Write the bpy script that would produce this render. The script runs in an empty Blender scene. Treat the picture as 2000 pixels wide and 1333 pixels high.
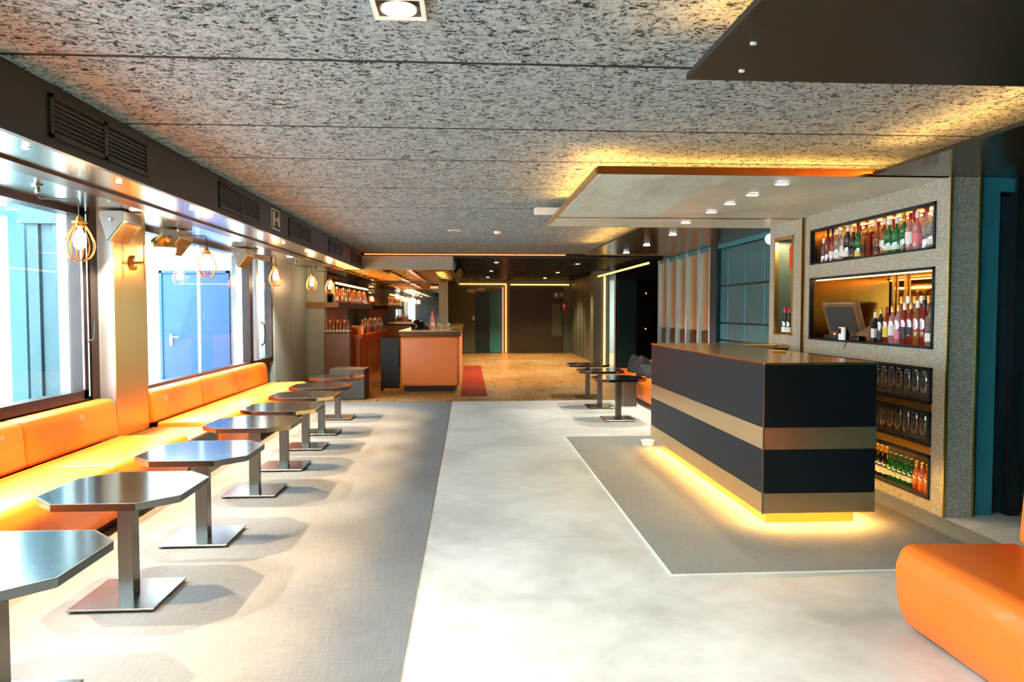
import bpy, bmesh, math, random
from mathutils import Matrix, Vector
R = math.radians
random.seed(7)
scene = bpy.context.scene
col = scene.collection
PI = math.pi

# ------------------------------------------------------------------ camera
F = 1400.0
cam_d = bpy.data.cameras.new('camera'); cam_d.sensor_width = 36.0
cam_d.lens = F / 2000 * 36.0; cam_d.clip_start = 0.05; cam_d.clip_end = 300
cam = bpy.data.objects.new('camera', cam_d); col.objects.link(cam)
vy = Vector(((915 - 1000) / F, (666.5 - 608) / F, -1)).normalized()
vz = Vector((0, 1, -vy.y / vy.z)).normalized()
vx = vy.cross(vz)
cam.matrix_world = Matrix.Translation((0, 0, 1.5)) @ Matrix((vx, vy, vz)).to_4x4()
scene.camera = cam

# ------------------------------------------------------------------ world, sun, exposure
scene.view_settings.view_transform = 'Standard'
scene.view_settings.look = 'None'
scene.view_settings.gamma = 1.0
scene.view_settings.use_curve_mapping = False
scene.view_settings.exposure = 1.6
world = bpy.data.worlds.new('sky'); scene.world = world; world.use_nodes = True
bg = world.node_tree.nodes['Background']
bg.inputs[0].default_value = (0.64, 0.84, 1.0, 1); bg.inputs[1].default_value = 8.6
sun_d = bpy.data.lights.new('sun', 'SUN'); sun_d.energy = 2.5; sun_d.angle = R(1.5); sun_d.color = (1, .96, .9)
sun = bpy.data.objects.new('sun', sun_d); col.objects.link(sun); sun.location = (-6, 0, 8)
sun.rotation_euler = Vector((-.25, .62, -.75)).to_track_quat('-Z', 'Y').to_euler()

# ------------------------------------------------------------------ helpers: materials
def lin(c):
    return tuple((v / 12.92 if v <= .04045 else ((v + .055) / 1.055) ** 2.4) for v in c)
def rgb(r, g, b): return lin((r / 255, g / 255, b / 255)) + (1,)

class NT:
    def __init__(s, name):
        s.m = bpy.data.materials.new(name); s.m.use_nodes = True
        s.t = s.m.node_tree; s.n = s.t.nodes; s.l = s.t.links
        s.p = s.n['Principled BSDF']; s.out = s.n['Material Output']
    def add(s, typ, **kw):
        n = s.n.new(typ)
        for k, v in kw.items():
            if k.startswith('i_'): n.inputs[k[2:].replace('_', ' ')].default_value = v
            else: setattr(n, k, v)
        return n
    def link(s, a, b): s.l.new(a, b)
    def coord(s, scale=(1, 1, 1), world=True, rot=(0, 0, 0)):
        if world:
            g = s.add('ShaderNodeNewGeometry'); o = g.outputs['Position']
        else:
            g = s.add('ShaderNodeTexCoord'); o = g.outputs['Object']
        mp = s.add('ShaderNodeMapping'); mp.inputs['Scale'].default_value = scale; mp.inputs['Rotation'].default_value = rot
        s.link(o, mp.inputs['Vector']); return mp.outputs[0]
    def noise(s, vec, scale, detail=4, dist=0, rough=.55):
        n = s.add('ShaderNodeTexNoise'); n.inputs['Scale'].default_value = scale
        n.inputs['Detail'].default_value = detail; n.inputs['Distortion'].default_value = dist; n.inputs['Roughness'].default_value = rough
        s.link(vec, n.inputs['Vector']); return n.outputs['Fac']
    def ramp(s, fac, stops):
        r = s.add('ShaderNodeValToRGB'); e = r.color_ramp.elements
        while len(e) < len(stops): e.new(.5)
        for i, (p, c) in enumerate(stops):
            e[i].position = p; e[i].color = c
        s.link(fac, r.inputs[0]); return r.outputs[0]
    def math(s, op, a, b=None):
        n = s.add('ShaderNodeMath', operation=op)
        for i, v in enumerate((a, b)):
            if v is None: continue
            if isinstance(v, (int, float)): n.inputs[i].default_value = v
            else: s.link(v, n.inputs[i])
        return n.outputs[0]
    def mix(s, fac, a, b, blend='MIX'):
        n = s.add('ShaderNodeMix', data_type='RGBA', blend_type=blend)
        for i, v in ((0, fac), (6, a), (7, b)):
            if isinstance(v, (int, float, tuple)): n.inputs[i].default_value = v
            else: s.link(v, n.inputs[i])
        return n.outputs[2]
    def bump(s, h, strength=.3, dist=.01):
        b = s.add('ShaderNodeBump'); b.inputs['Strength'].default_value = strength; b.inputs['Distance'].default_value = dist
        s.link(h, b.inputs['Height']); s.link(b.outputs[0], s.p.inputs['Normal'])

M = {}
def mat(name, color, rough=.5, metal=0.0, var=.12, nscale=6.0, stretch=(1, 1, 1), bump=0.0, rvar=0.0, spec=None, coat=0):
    s = NT(name)
    v = s.coord(stretch)
    n = s.noise(v, nscale, 5)
    c = color
    lo = tuple(x * (1 - var) for x in c[:3]) + (1,); hi = tuple(min(1, x * (1 + var)) for x in c[:3]) + (1,)
    s.link(s.ramp(n, [(.3, lo), (.7, hi)]), s.p.inputs['Base Color'])
    s.p.inputs['Metallic'].default_value = metal
    s.p.inputs['Roughness'].default_value = rough
    if spec is not None: s.p.inputs['Specular IOR Level'].default_value = spec
    if coat: s.p.inputs['Coat Weight'].default_value = coat
    if rvar:
        r = s.ramp(n, [(.3, (rough - rvar,) * 3 + (1,)), (.7, (rough + rvar,) * 3 + (1,))])
        s.link(r, s.p.inputs['Roughness'])
    if bump: s.bump(n, bump, .004)
    M[name] = s.m; return s.m
def emit(name, color, strength):
    s = NT(name)
    s.p.inputs['Base Color'].default_value = color[:3] + (1,)
    s.p.inputs['Emission Color'].default_value = color[:3] + (1,)
    s.p.inputs['Emission Strength'].default_value = strength
    M[name] = s.m; return s.m
def glass(name, color, gloss=.12, rough=.02, tint=1.0, diffuse=0.0):
    s = NT(name)
    s.n.remove(s.p)
    t = s.add('ShaderNodeBsdfTransparent'); t.inputs[0].default_value = color[:3] + (1,)
    g = s.add('ShaderNodeBsdfGlossy'); g.inputs['Roughness'].default_value = rough
    fr = s.add('ShaderNodeFresnel'); fr.inputs[0].default_value = 1.45
    f = s.math('ADD', fr.outputs[0], gloss)
    ge = s.add('ShaderNodeNewGeometry')
    f = s.math('MULTIPLY', f, s.math('SUBTRACT', 1.0, ge.outputs['Backfacing']))
    base = t.outputs[0]
    if diffuse:
        d = s.add('ShaderNodeBsdfDiffuse'); d.inputs[0].default_value = color[:3] + (1,)
        mx = s.add('ShaderNodeMixShader'); mx.inputs[0].default_value = diffuse
        s.link(t.outputs[0], mx.inputs[1]); s.link(d.outputs[0], mx.inputs[2]); base = mx.outputs[0]
    mx = s.add('ShaderNodeMixShader'); s.link(f, mx.inputs[0]); s.link(base, mx.inputs[1]); s.link(g.outputs[0], mx.inputs[2])
    s.link(mx.outputs[0], s.out.inputs[0]); M[name] = s.m; return s.m

# --- structure materials
def m_ceiling():
    s = NT('wood_wool')
    v = s.coord((1, 1, 1))
    w = s.noise(v, 9, 2)                                     # wandering direction of the fibres
    vs = s.coord((.8, 1.25, 1))
    n1 = s.noise(vs, 19, 2.0, 2.2, .55)
    n2 = s.noise(s.coord((1.2, .7, 1), rot=(0, 0, .7)), 33, 2, 2.6, .6)
    a = s.math('MULTIPLY', n1, .62); b = s.math('MULTIPLY', n2, .38)
    h = s.math('ADD', a, b)
    h = s.math('ADD', h, s.math('MULTIPLY', s.math('SUBTRACT', w, .5), .10))
    c = s.ramp(h, [(.38, rgb(20, 26, 30)), (.43, rgb(76, 88, 92)), (.465, rgb(128, 146, 149)), (.62, rgb(160, 180, 182))])  # darkest stops: dark chips plus painted shade in holes between the shavings
    s.link(c, s.p.inputs['Base Color']); s.p.inputs['Roughness'].default_value = .9
    s.p.inputs['Specular IOR Level'].default_value = .15
    s.bump(h, .9, .02); M['wood_wool'] = s.m
m_ceiling()
def m_carpet(name, c0, c1, sx=260, sy=200, rough=.9):
    s = NT(name)
    g = s.add('ShaderNodeNewGeometry'); sp = s.add('ShaderNodeSeparateXYZ'); s.link(g.outputs['Position'], sp.inputs[0])
    wx = s.math('SINE', s.math('MULTIPLY', sp.outputs[0], sx)); wy = s.math('SINE', s.math('MULTIPLY', sp.outputs[1], sy))
    wv = s.math('MULTIPLY', wx, wy)
    st = s.noise(s.coord((3, 60, 1)), 2.2, 4); st2 = s.noise(s.coord((60, 3, 1)), 2.2, 4)
    big = s.noise(s.coord(), 1.3, 3)
    h = s.math('ADD', s.math('MULTIPLY', wv, .12), s.math('ADD', s.math('MULTIPLY', s.math('ADD', st, st2), .28), .22))
    h2 = s.math('ADD', h, s.math('MULTIPLY', s.math('SUBTRACT', big, .5), .2))
    s.link(s.ramp(h2, [(.25, c0), (.8, c1)]), s.p.inputs['Base Color'])
    s.p.inputs['Roughness'].default_value = rough; s.p.inputs['Specular IOR Level'].default_value = .2
    s.bump(h, .35, .004); M[name] = s.m
m_carpet('carpet', rgb(86, 85, 82), rgb(146, 144, 138), 900, 800)
m_carpet('mat_fabric', rgb(112, 112, 104), rgb(164, 162, 150), 1000, 1000)
m_carpet('red_mat', rgb(112, 30, 8), rgb(142, 42, 14), 900, 900)
def m_concrete(name, c0, c1, c2, rough=.42):
    s = NT(name)
    v = s.coord()
    a = s.noise(v, 1.1, 6, .6); b = s.noise(v, 7, 5); cc = s.noise(v, 60, 3)
    h = s.math('ADD', s.math('MULTIPLY', a, .65), s.math('MULTIPLY', b, .35))
    c = s.ramp(h, [(.33, c0), (.5, c1), (.66, c2)])
    sp = s.ramp(cc, [(.22, (.88, .88, .88, 1)), (.30, (1, 1, 1, 1))])
    s.link(s.mix(1.0, c, sp, 'MULTIPLY'), s.p.inputs['Base Color'])
    s.link(s.ramp(b, [(.3, (rough - .12,) * 3 + (1,)), (.7, (rough + .12,) * 3 + (1,))]), s.p.inputs['Roughness'])
    s.bump(b, .06, .004); M[name] = s.m
m_concrete('concrete', rgb(170, 168, 157), rgb(198, 196, 184), rgb(218, 216, 204))
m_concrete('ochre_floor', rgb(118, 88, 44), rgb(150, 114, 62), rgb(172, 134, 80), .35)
m_concrete('grey_soffit', rgb(152, 168, 162), rgb(182, 198, 191), rgb(202, 218, 212), .4)
def m_mosaic():
    s = NT('mosaic')
    g = s.add('ShaderNodeNewGeometry'); sp = s.add('ShaderNodeSeparateXYZ'); s.link(g.outputs['Position'], sp.inputs[0])
    T = .0134
    u = s.math('DIVIDE', s.math('ADD', sp.outputs[0], sp.outputs[1]), T); w = s.math('DIVIDE', sp.outputs[2], T)
    fu = s.math('ABSOLUTE', s.math('SUBTRACT', s.math('FRACT', u), .5)); fw = s.math('ABSOLUTE', s.math('SUBTRACT', s.math('FRACT', w), .5))
    edge = s.math('MAXIMUM', fu, fw)
    line = s.math('GREATER_THAN', edge, .37)
    wn = s.add('ShaderNodeTexWhiteNoise', noise_dimensions='2D')
    cb = s.add('ShaderNodeCombineXYZ'); s.link(s.math('FLOOR', u), cb.inputs[0]); s.link(s.math('FLOOR', w), cb.inputs[1]); s.link(cb.outputs[0], wn.inputs[0])
    tile = s.ramp(wn.outputs['Value'], [(0, rgb(96, 102, 92)), (.6, rgb(136, 142, 128)), (1, rgb(160, 164, 150))])
    s.link(s.mix(line, tile, rgb(206, 200, 178)), s.p.inputs['Base Color'])
    s.link(s.math('MULTIPLY', s.math('SUBTRACT', 1.0, line), .9), s.p.inputs['Metallic'])
    s.link(s.math('ADD', s.math('MULTIPLY', line, .45), .3), s.p.inputs['Roughness'])
    hb = s.ramp(edge, [(.33, (1, 1, 1, 1)), (.42, (0, 0, 0, 1))])
    s.bump(hb, .5, .002); M['mosaic'] = s.m
m_mosaic()
def m_brushed(name, c, rough, metal=1.0, axis='z', amt=.1):
    s = NT(name)
    sc = {'z': (90, 90, 1), 'x': (1, 90, 90), 'y': (90, 1, 90)}[axis]
    n = s.noise(s.coord(sc), 1.0, 3); b = s.noise(s.coord(), 2.2, 3)
    lo = tuple(x * .95 for x in c[:3]) + (1,); hi = tuple(min(1, x * 1.04) for x in c[:3]) + (1,)
    s.link(s.ramp(s.math('ADD', s.math('MULTIPLY', n, .5), s.math('MULTIPLY', b, .5)), [(.35, lo), (.65, hi)]), s.p.inputs['Base Color'])
    s.p.inputs['Metallic'].default_value = metal
    s.link(s.ramp(n, [(.3, (rough - amt * .12,) * 3 + (1,)), (.7, (rough + amt * .12,) * 3 + (1,))]), s.p.inputs['Roughness'])
    M[name] = s.m
m_brushed('brass', rgb(198, 164, 90), .33)
m_brushed('brass_band', rgb(226, 200, 150), .34, axis='y')
m_brushed('bronze_top', rgb(214, 174, 104), .2, axis='y')
m_brushed('soffit_metal', rgb(196, 186, 168), .2, axis='y')
m_brushed('gold_soffit', rgb(170, 128, 58), .22, axis='y')
m_brushed('steel', rgb(150, 150, 144), .25, axis='x')
m_brushed('steel_dark', rgb(110, 106, 98), .3)
m_brushed('table_steel', rgb(112, 118, 116), .14, axis='x', amt=.06)
m_brushed('blued_steel', rgb(38, 49, 56), .45, metal=.85)
m_brushed('panel_mirror', rgb(222, 196, 156), .4, axis='x')
m_brushed('teal_gloss', rgb(60, 118, 126), .32, metal=.5, axis='x')
m_brushed('bronze_dark', rgb(92, 62, 36), .3, metal=.8, axis='y')
m_brushed('copper', rgb(190, 110, 52), .25)
mat('valance_paint', rgb(28, 34, 32), .45, var=.08)
mat('dark_soffit', rgb(46, 42, 30), .22, var=.15)
mat('black_soffit', rgb(17, 18, 13), .45, var=.15)
mat('slat_black', rgb(30, 33, 30), .25, var=.1)
mat('grey_wall', rgb(158, 170, 162), .35, var=.05, metal=.15)
mat('grey_green', rgb(84, 88, 74), .45, var=.1)
mat('brown_wall', rgb(52, 44, 30), .4, var=.15)
mat('teal_wall', rgb(40, 116, 124), .45, var=.1)
mat('teal_dark', rgb(12, 44, 50), .35, var=.15)
mat('black_panel', rgb(18, 22, 24), .3, var=.15)
mat('white_wall', rgb(236, 238, 236), .8, var=.03)
mat('blue_door', rgb(34, 72, 118), .5, var=.05)
mat('blue_frame', rgb(34, 74, 110), .5, var=.05)
mat('outdoor_teal', rgb(34, 72, 80), .5, var=.06)
mat('shutter_grey', rgb(38, 64, 66), .5, var=.08)
mat('outdoor_ground', rgb(190, 188, 180), .9, var=.1)
mat('frame_brown', rgb(52, 36, 28), .35, var=.12, metal=.4)
mat('frame_edge', rgb(190, 206, 210), .3, var=.05, metal=.6)
mat('roof', rgb(90, 90, 90), .9)
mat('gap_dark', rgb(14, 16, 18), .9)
mat('orange_leather', rgb(240, 112, 14), .42, var=.05, nscale=3, bump=.05, coat=.08)
mat('orange_vinyl', rgb(244, 132, 60), .38, var=.05, nscale=3)
mat('black_matte', rgb(14, 16, 18), .5)
mat('black_gloss', rgb(16, 18, 20), .15)
mat('dark_grey', rgb(62, 62, 58), .4)
mat('grey_plastic', rgb(110, 108, 100), .45)
mat('brown_plastic', rgb(120, 84, 48), .4)
mat('white_plastic', rgb(232, 232, 226), .4, var=.03)
mat('wood_brown', rgb(128, 88, 52), .35, var=.2, stretch=(2, 2, 30))
mat('wood_orange', rgb(176, 88, 38), .3, var=.2, stretch=(30, 2, 30))
mat('red_paint', rgb(226, 24, 20), .4, var=.04)
mat('sign_white', rgb(226, 228, 214), .4, var=.02)
mat('sign_dark', rgb(20, 40, 30), .5, var=.05)
mat('sign_red', rgb(206, 74, 66), .5, var=.05)
mat('cloth_black', rgb(26, 26, 28), .9, var=.3, nscale=20, bump=.3)
mat('paper', rgb(226, 220, 204), .7, var=.04)
mat('label_yellow', rgb(236, 186, 40), .5, var=.04)
mat('label_red', rgb(196, 32, 34), .5, var=.05)
mat('label_dark', rgb(44, 26, 30), .5, var=.1)
mat('label_pink', rgb(226, 120, 130), .5, var=.1)
mat('cap_red', rgb(176, 22, 36), .3, var=.05)
mat('cap_gold', rgb(214, 160, 70), .3, var=.05, metal=.7)
mat('cap_white', rgb(236, 230, 220), .35, var=.03)
mat('cap_black', rgb(24, 22, 26), .3)
mat('cap_green', rgb(28, 96, 40), .3)
glass('window_glass', (.93, .98, 1.0), .05, .0)
glass('g_clear', (.9, .9, .86), .12, .03, diffuse=.12)
glass('g_green', (.02, .30, .06), .1, .03, diffuse=.45)
glass('g_amber', (.55, .16, .02), .1, .03, diffuse=.45)
glass('g_red', (.42, .03, .02), .1, .03, diffuse=.5)
glass('g_dark', (.03, .03, .03), .12, .03, diffuse=.5)
glass('g_yellow', (.55, .42, .05), .1, .03, diffuse=.4)
glass('g_blue', (.12, .18, .3), .12, .03, diffuse=.4)
glass('g_pink', (.85, .45, .45), .12, .03, diffuse=.35)
glass('g_orange', (.9, .3, .06), .1, .03, diffuse=.5)
glass('g_jar', (.62, .52, .46), .12, .03, diffuse=.15)
def m_mirror(name, c, r):
    s = NT(name); s.p.inputs['Base Color'].default_value = c; s.p.inputs['Metallic'].default_value = 1
    n = s.noise(s.coord(), 3, 2); s.link(s.ramp(n, [(.3, (r,) * 3 + (1,)), (.7, (r * 1.6,) * 3 + (1,))]), s.p.inputs['Roughness']); M[name] = s.m
m_mirror('mirror_bronze', rgb(206, 170, 120), .02)
m_mirror('mirror', rgb(220, 214, 196), .015)
AMB = (1.0, .42, .09); WARM = (1.0, .72, .40); NEU = (1.0, .93, .84)
emit('led_amber', AMB, 28); emit('led_amber_soft', AMB, 14); emit('led_red', (1, .17, .05), 1.1); emit('led_pink', (1, .22, .16), .6); emit('led_tube', (1, .26, .05), 1.0)
emit('led_bar', (1, .58, .18), 42); emit('led_yellow', (1, .50, .12), 1.1); emit('led_niche', (1, .5, .15), 5.5)
emit('bulb', (1, .66, .34), 40); emit('globe', (1, .93, .8), 7); emit('spot_white', NEU, 30); emit('spot_warm', WARM, 30)
emit('tiny_red', (1, .1, .08), 3); emit('wall_globe', (1, .95, .85), .5)

# ------------------------------------------------------------------ helpers: geometry
class G:
    """collects shapes; .build links them as ONE mesh object"""
    def __init__(s): s.bm = bmesh.new()
    def box(s, x0, x1, y0, y1, z0, z1, bevel=0, seg=2):
        r = bmesh.ops.create_cube(s.bm, size=1.0)
        vs = r['verts']
        for v in vs:
            v.co = Vector((x0 + (v.co.x + .5) * (x1 - x0), y0 + (v.co.y + .5) * (y1 - y0), z0 + (v.co.z + .5) * (z1 - z0)))
        if bevel:
            es = list({e for v in vs for e in v.link_edges})
            bmesh.ops.bevel(s.bm, geom=es, offset=bevel, segments=seg, profile=.5, affect='EDGES', clamp_overlap=True)
        return s
    def prism(s, pts, a0, a1, axis='z', bevel=0, seg=2):
        def mk(p, a):
            if axis == 'z': return (p[0], p[1], a)
            if axis == 'y': return (p[0], a, p[1])
            return (a, p[0], p[1])
        lo = [s.bm.verts.new(mk(p, a0)) for p in pts]; hi = [s.bm.verts.new(mk(p, a1)) for p in pts]
        fs = [s.bm.faces.new(lo), s.bm.faces.new(hi)]
        k = len(pts)
        for i in range(k): fs.append(s.bm.faces.new((lo[i], lo[(i + 1) % k], hi[(i + 1) % k], hi[i])))
        bmesh.ops.recalc_face_normals(s.bm, faces=fs)
        if bevel:
            es = list({e for f in fs for e in f.edges})
            bmesh.ops.bevel(s.bm, geom=es, offset=bevel, segments=seg, profile=.5, affect='EDGES', clamp_overlap=True)
        return s
    def lathe(s, prof, seg=16, c=(0, 0, 0), squash=1.0, axis='z'):
        rings = []
        for r, h in prof:
            ring = []
            for i in range(seg):
                a = 2 * PI * i / seg; p = (r * math.cos(a), r * math.sin(a) * squash)
                q = (p[0], p[1], h) if axis == 'z' else ((h, p[0], p[1]) if axis == 'x' else (p[0], h, p[1]))
                ring.append(s.bm.verts.new((c[0] + q[0], c[1] + q[1], c[2] + q[2])))
            rings.append(ring)
        fs = []
        for a, b in zip(rings, rings[1:]):
            for i in range(seg): fs.append(s.bm.faces.new((a[i], a[(i + 1) % seg], b[(i + 1) % seg], b[i])))
        fs.append(s.bm.faces.new(rings[0])); fs.append(s.bm.faces.new(rings[-1]))
        bmesh.ops.recalc_face_normals(s.bm, faces=fs); return s
    def tube(s, path, r, seg=8):
        path = [Vector(p) for p in path]; rings = []
        for i, p in enumerate(path):
            t = (path[min(i + 1, len(path) - 1)] - path[max(i - 1, 0)]).normalized()
            u = t.orthogonal().normalized() if i == 0 else (u - t * u.dot(t)).normalized()
            w = t.cross(u)
            rings.append([s.bm.verts.new(p + (u * math.cos(2 * PI * k / seg) + w * math.sin(2 * PI * k / seg)) * r) for k in range(seg)])
        fs = []
        for a, b in zip(rings, rings[1:]):
            for i in range(seg): fs.append(s.bm.faces.new((a[i], a[(i + 1) % seg], b[(i + 1) % seg], b[i])))
        fs.append(s.bm.faces.new(rings[0])); fs.append(s.bm.faces.new(rings[-1]))
        bmesh.ops.recalc_face_normals(s.bm, faces=fs); return s
    def xform(s, m): bmesh.ops.transform(s.bm, matrix=m, verts=s.bm.verts); return s
    def mesh(s, name, m, smooth=False):
        me = bpy.data.meshes.new(name); s.bm.to_mesh(me); s.bm.free(); me.materials.append(M[m])
        if smooth:
            for p in me.polygons: p.use_smooth = True
            try: me.set_sharp_from_angle(angle=R(38))
            except Exception: pass
        return me
    def build(s, name, m, parent=None, smooth=False, loc=None):
        return inst(name, s.mesh(name, m, smooth), parent, loc)
def inst(name, me, parent=None, loc=None, rot=None):
    o = bpy.data.objects.new(name, me); col.objects.link(o); o.parent = parent
    if loc: o.location = loc
    if rot: o.rotation_euler = rot
    return o
def tag(o, label, cat=None, group=None, kind=None):
    o['label'] = label
    if cat: o['category'] = cat
    if group: o['group'] = group
    if kind: o['kind'] = kind
    return o
def thing(name, label, cat, loc=(0, 0, 0), rz=0, group=None):
    o = bpy.data.objects.new(name, None); col.objects.link(o); o.location = loc; o.rotation_euler = (0, 0, rz); o.empty_display_size = .1
    return tag(o, label, cat, group)
def struct(o, label): return tag(o, label, None, None, 'structure')
def copy_tree(o, parent=None):
    c = o.copy(); col.objects.link(c); c.parent = parent
    for ch in list(o.children): copy_tree(ch, c)
    return c
def lamp(parent, name, typ, loc, energy, color, **kw):
    d = bpy.data.lights.new(name, typ); d.energy = energy; d.color = color
    for k, v in kw.items(): setattr(d, k, v)
    o = bpy.data.objects.new(name, d); col.objects.link(o); o.parent = parent; o.location = loc
    return o
def text_mesh(txt, size, m, name='lettering'):
    cu = bpy.data.curves.new(name, 'FONT'); cu.body = txt; cu.size = size; cu.extrude = .0008; cu.align_x = 'CENTER'; cu.align_y = 'CENTER'
    o = bpy.data.objects.new(name, cu); col.objects.link(o)
    bpy.context.view_layer.update()
    me = bpy.data.meshes.new_from_object(o.evaluated_get(bpy.context.evaluated_depsgraph_get()))
    bpy.data.objects.remove(o); me.materials.clear(); me.materials.append(M[m]); return me
ORD = ['first', 'second', 'third', 'fourth', 'fifth', 'sixth', 'seventh', 'eighth', 'ninth', 'tenth', 'eleventh', 'twelfth', 'thirteenth',
       'fourteenth', 'fifteenth', 'sixteenth', 'seventeenth', 'eighteenth', 'nineteenth', 'twentieth', 'twenty-first', 'twenty-second', 'twenty-third', 'twenty-fourth']

ZC = 2.65; ZS = 2.327; ZP = 2.46      # main ceiling, window soffit, hung panels
YE = 14.4                             # end of the wood-wool ceiling
YB = 25.6                             # back wall

# ================================================================== SETTING
# ---- floor
floor = struct(G().box(-3.4, 6.2, -4, YB + .2, -.12, -.012).build('floor', 'gap_dark'), 'floor of pale concrete slabs and ochre far floor')
def slab(x0, x1, y0, y1, m): G().box(x0 + .002, x1 - .002, y0 + .002, y1 - .002, -.012, 0).build('slab', m, floor)
slab(-3.4, 6.2, -4, 4.67, 'concrete')
slab(-3.4, 6.2, 4.67, 11.9, 'concrete')
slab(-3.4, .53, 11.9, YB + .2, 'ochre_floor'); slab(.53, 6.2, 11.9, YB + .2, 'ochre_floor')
# ---- unseen roof slab added to keep sky light out; wood-wool ceiling
struct(G().box(-3.6, 6.4, -4.2, YB + .4, 2.80, 2.98).build('roof', 'roof'), 'plain unseen roof slab added above the room to keep sky light out')
ceiling = struct(G().box(-2.2, 6.2, -4, YE, ZC + .04, ZC + .06).build('ceiling', 'gap_dark'), 'grey wood-wool board ceiling with dark joints')
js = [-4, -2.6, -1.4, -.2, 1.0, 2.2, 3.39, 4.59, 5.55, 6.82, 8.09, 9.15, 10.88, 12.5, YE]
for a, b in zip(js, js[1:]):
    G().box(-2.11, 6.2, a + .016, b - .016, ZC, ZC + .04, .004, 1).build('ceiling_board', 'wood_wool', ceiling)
    G().box(-2.11, 6.2, b - .0155, b + .0155, ZC + .002, ZC + .04).build('joint_shade_strip', 'gap_dark', ceiling)  # dark strip in each joint, standing in for the shade of the recess
# dark slatted ceiling beyond
ceil2 = struct(G().box(-3.2, 6.2, YE, YB + .2, 2.70, 2.74).build('ceiling_slatted', 'black_soffit'), 'dark glossy slatted ceiling over the far end')
me_slat = G().box(-.30, 6.2, -.035, .035, 2.585, 2.64).mesh('ceiling_slat', 'slat_black')
y = YE + .3
while y < YB: inst('ceiling_slat', me_slat, ceil2, (0, y, 0)); y += .42
G().box(-.3, 6.2, YE, YE + .02, 2.57, 2.70).build('fascia', 'black_soffit', ceil2)
# ---- left wall: sill wall, frames, piers
wl = struct(G().box(-3.45, -3.2, -4, 6.27, 0, .78).build('wall_left', 'frame_brown'), 'window wall below the sills and the grey piers between')
G().box(-3.45, -3.2, 6.89, 11.75, 0, .70).build('sill_wall', 'frame_brown', wl)
wpi = struct(bpy.data.objects.new('wall_left_pier', None), 'grey pier clad in brass between the left windows'); col.objects.link(wpi)
G().box(-3.45, -3.0, 6.27, 6.89, 0, ZS).build('pier', 'grey_wall', wpi)
G().box(-3.0, -2.994, 6.275, 6.885, .0, ZS).build('brass_cladding', 'brass', wpi)
wlf = struct(bpy.data.objects.new('wall_left_far', None), 'plain grey metal wall panels beyond the courtyard window'); col.objects.link(wlf)
G().box(-3.45, -3.14, 11.75, 14.15, 0, 2.6).build('pier', 'grey_wall', wlf)
G().box(-3.14, -3.132, 11.8, 12.9, .1, 2.3).build('wall_panel', 'grey_wall', wlf)
G().box(-3.14, -3.132, 12.92, 14.13, .1, 2.3).build('wall_panel', 'grey_wall', wlf)
G().box(-3.45, -2.80, 14.15, 14.45, 0, 2.6).build('pier', 'grey_wall', wlf)
wbb = struct(bpy.data.objects.new('wall_back_bar', None), 'brown wall behind the back bar bottle shelf'); col.objects.link(wbb)
G().box(-3.45, -3.2, 14.45, YB + .2, 0, 2.7).build('wall_panel', 'brown_wall', wbb)
G().box(-3.45, -3.2, -4, 14.5, ZS - .01, 2.8).build('lintel', 'valance_paint', wl)
G().box(-3.13, -3.128, 11.98, 12.10, .26, .36).build('socket_plate', 'grey_plastic', wlf)
# ---- valance with metal soffit
va = struct(G().box(-2.13, -2.11, -4, YE + .06, ZS, ZC + .05).build('trim_1', 'valance_paint'), 'dark valance box above the windows')
G().box(-3.2, -2.11, -4, YE + .06, ZS, ZS + .02).build('soffit', 'soffit_metal', va)
G().box(-2.13, -2.095, -4, YE + .06, ZS - .004, ZS + .03).build('edge_bead', 'valance_paint', va)
G().box(-2.61, -2.46, -4, YE, ZS - .018, ZS).build('track_channel', 'bronze_dark', va)
# ---- rear wall behind the camera
wr = struct(G().box(-3.45, 6.2, -4.2, -4, 0, 2.8).build('wall_rear', 'black_panel'), 'dark wall behind the viewer')
for k in range(6): G().box(-2.0 + k * 1.3, -.74 + k * 1.3, -4, -3.97, .05, 2.5).build('wall_panel', 'black_panel', wr)
# ---- right side
wt = struct(G().box(3.66, 3.78, 5.02, 5.2, 0, 2.8).build('wall_right', 'teal_wall'), 'right hand walls with teal door, panels and dark alcove')
G().box(3.66, 6.2, 5.03, 5.2, 2.33, 2.8).build('lintel', 'teal_wall', wt)
G().box(3.7, 3.83, 4.985, 5.02, 0, 2.36).build('door_frame', 'teal_wall', wt)
G().box(3.7, 4.95, 4.985, 5.02, 2.36, 2.46).build('door_frame', 'teal_wall', wt)
G().box(3.83, 4.85, 5.03, 5.08, .01, 2.36).build('door_leaf', 'teal_dark', wt)
G().box(4.85, 6.2, 5.0, 5.2, 0, 2.33).build('wall_piece', 'teal_wall', wt)
G().box(6.0, 6.2, -4, 5.0, 0, 2.8).build('wall_piece', 'teal_wall', wt)
# mosaic bar wall (X = 3.44 face), with niches cut by building it from bands
wm = struct(G().box(3.94, 4.02, 4.96, 8.03, 0, 2.8).build('wall_mosaic', 'black_panel'), 'mosaic tiled back bar wall with lit bottle niches')
NX0, NX1 = 3.44, 3.66
Y0, Y1, YA, YBn = 4.96, 7.16, 5.11, 7.05          # main section and niche extent
rows = [(1.965, 2.31), (1.22, 1.83), (.808, 1.076), (.49, .746), (.088, .422)]
G().box(NX0, NX1, Y0, YA, 0, 2.46).build('tiled_face', 'mosaic', wm)
G().box(NX0, NX1, YBn, Y1, 0, 2.46).build('tiled_face', 'mosaic', wm)
zs = [0] + [v for r_ in sorted(rows) for v in r_] + [2.46]
for a, b in zip(zs[0::2], zs[1::2]): G().box(NX0, NX1, YA, YBn, a, b).build('tiled_face', 'mosaic', wm)
G().box(NX0, NX1, 7.24, 7.43, 0, 2.46).build('tiled_face', 'mosaic', wm)
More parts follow.
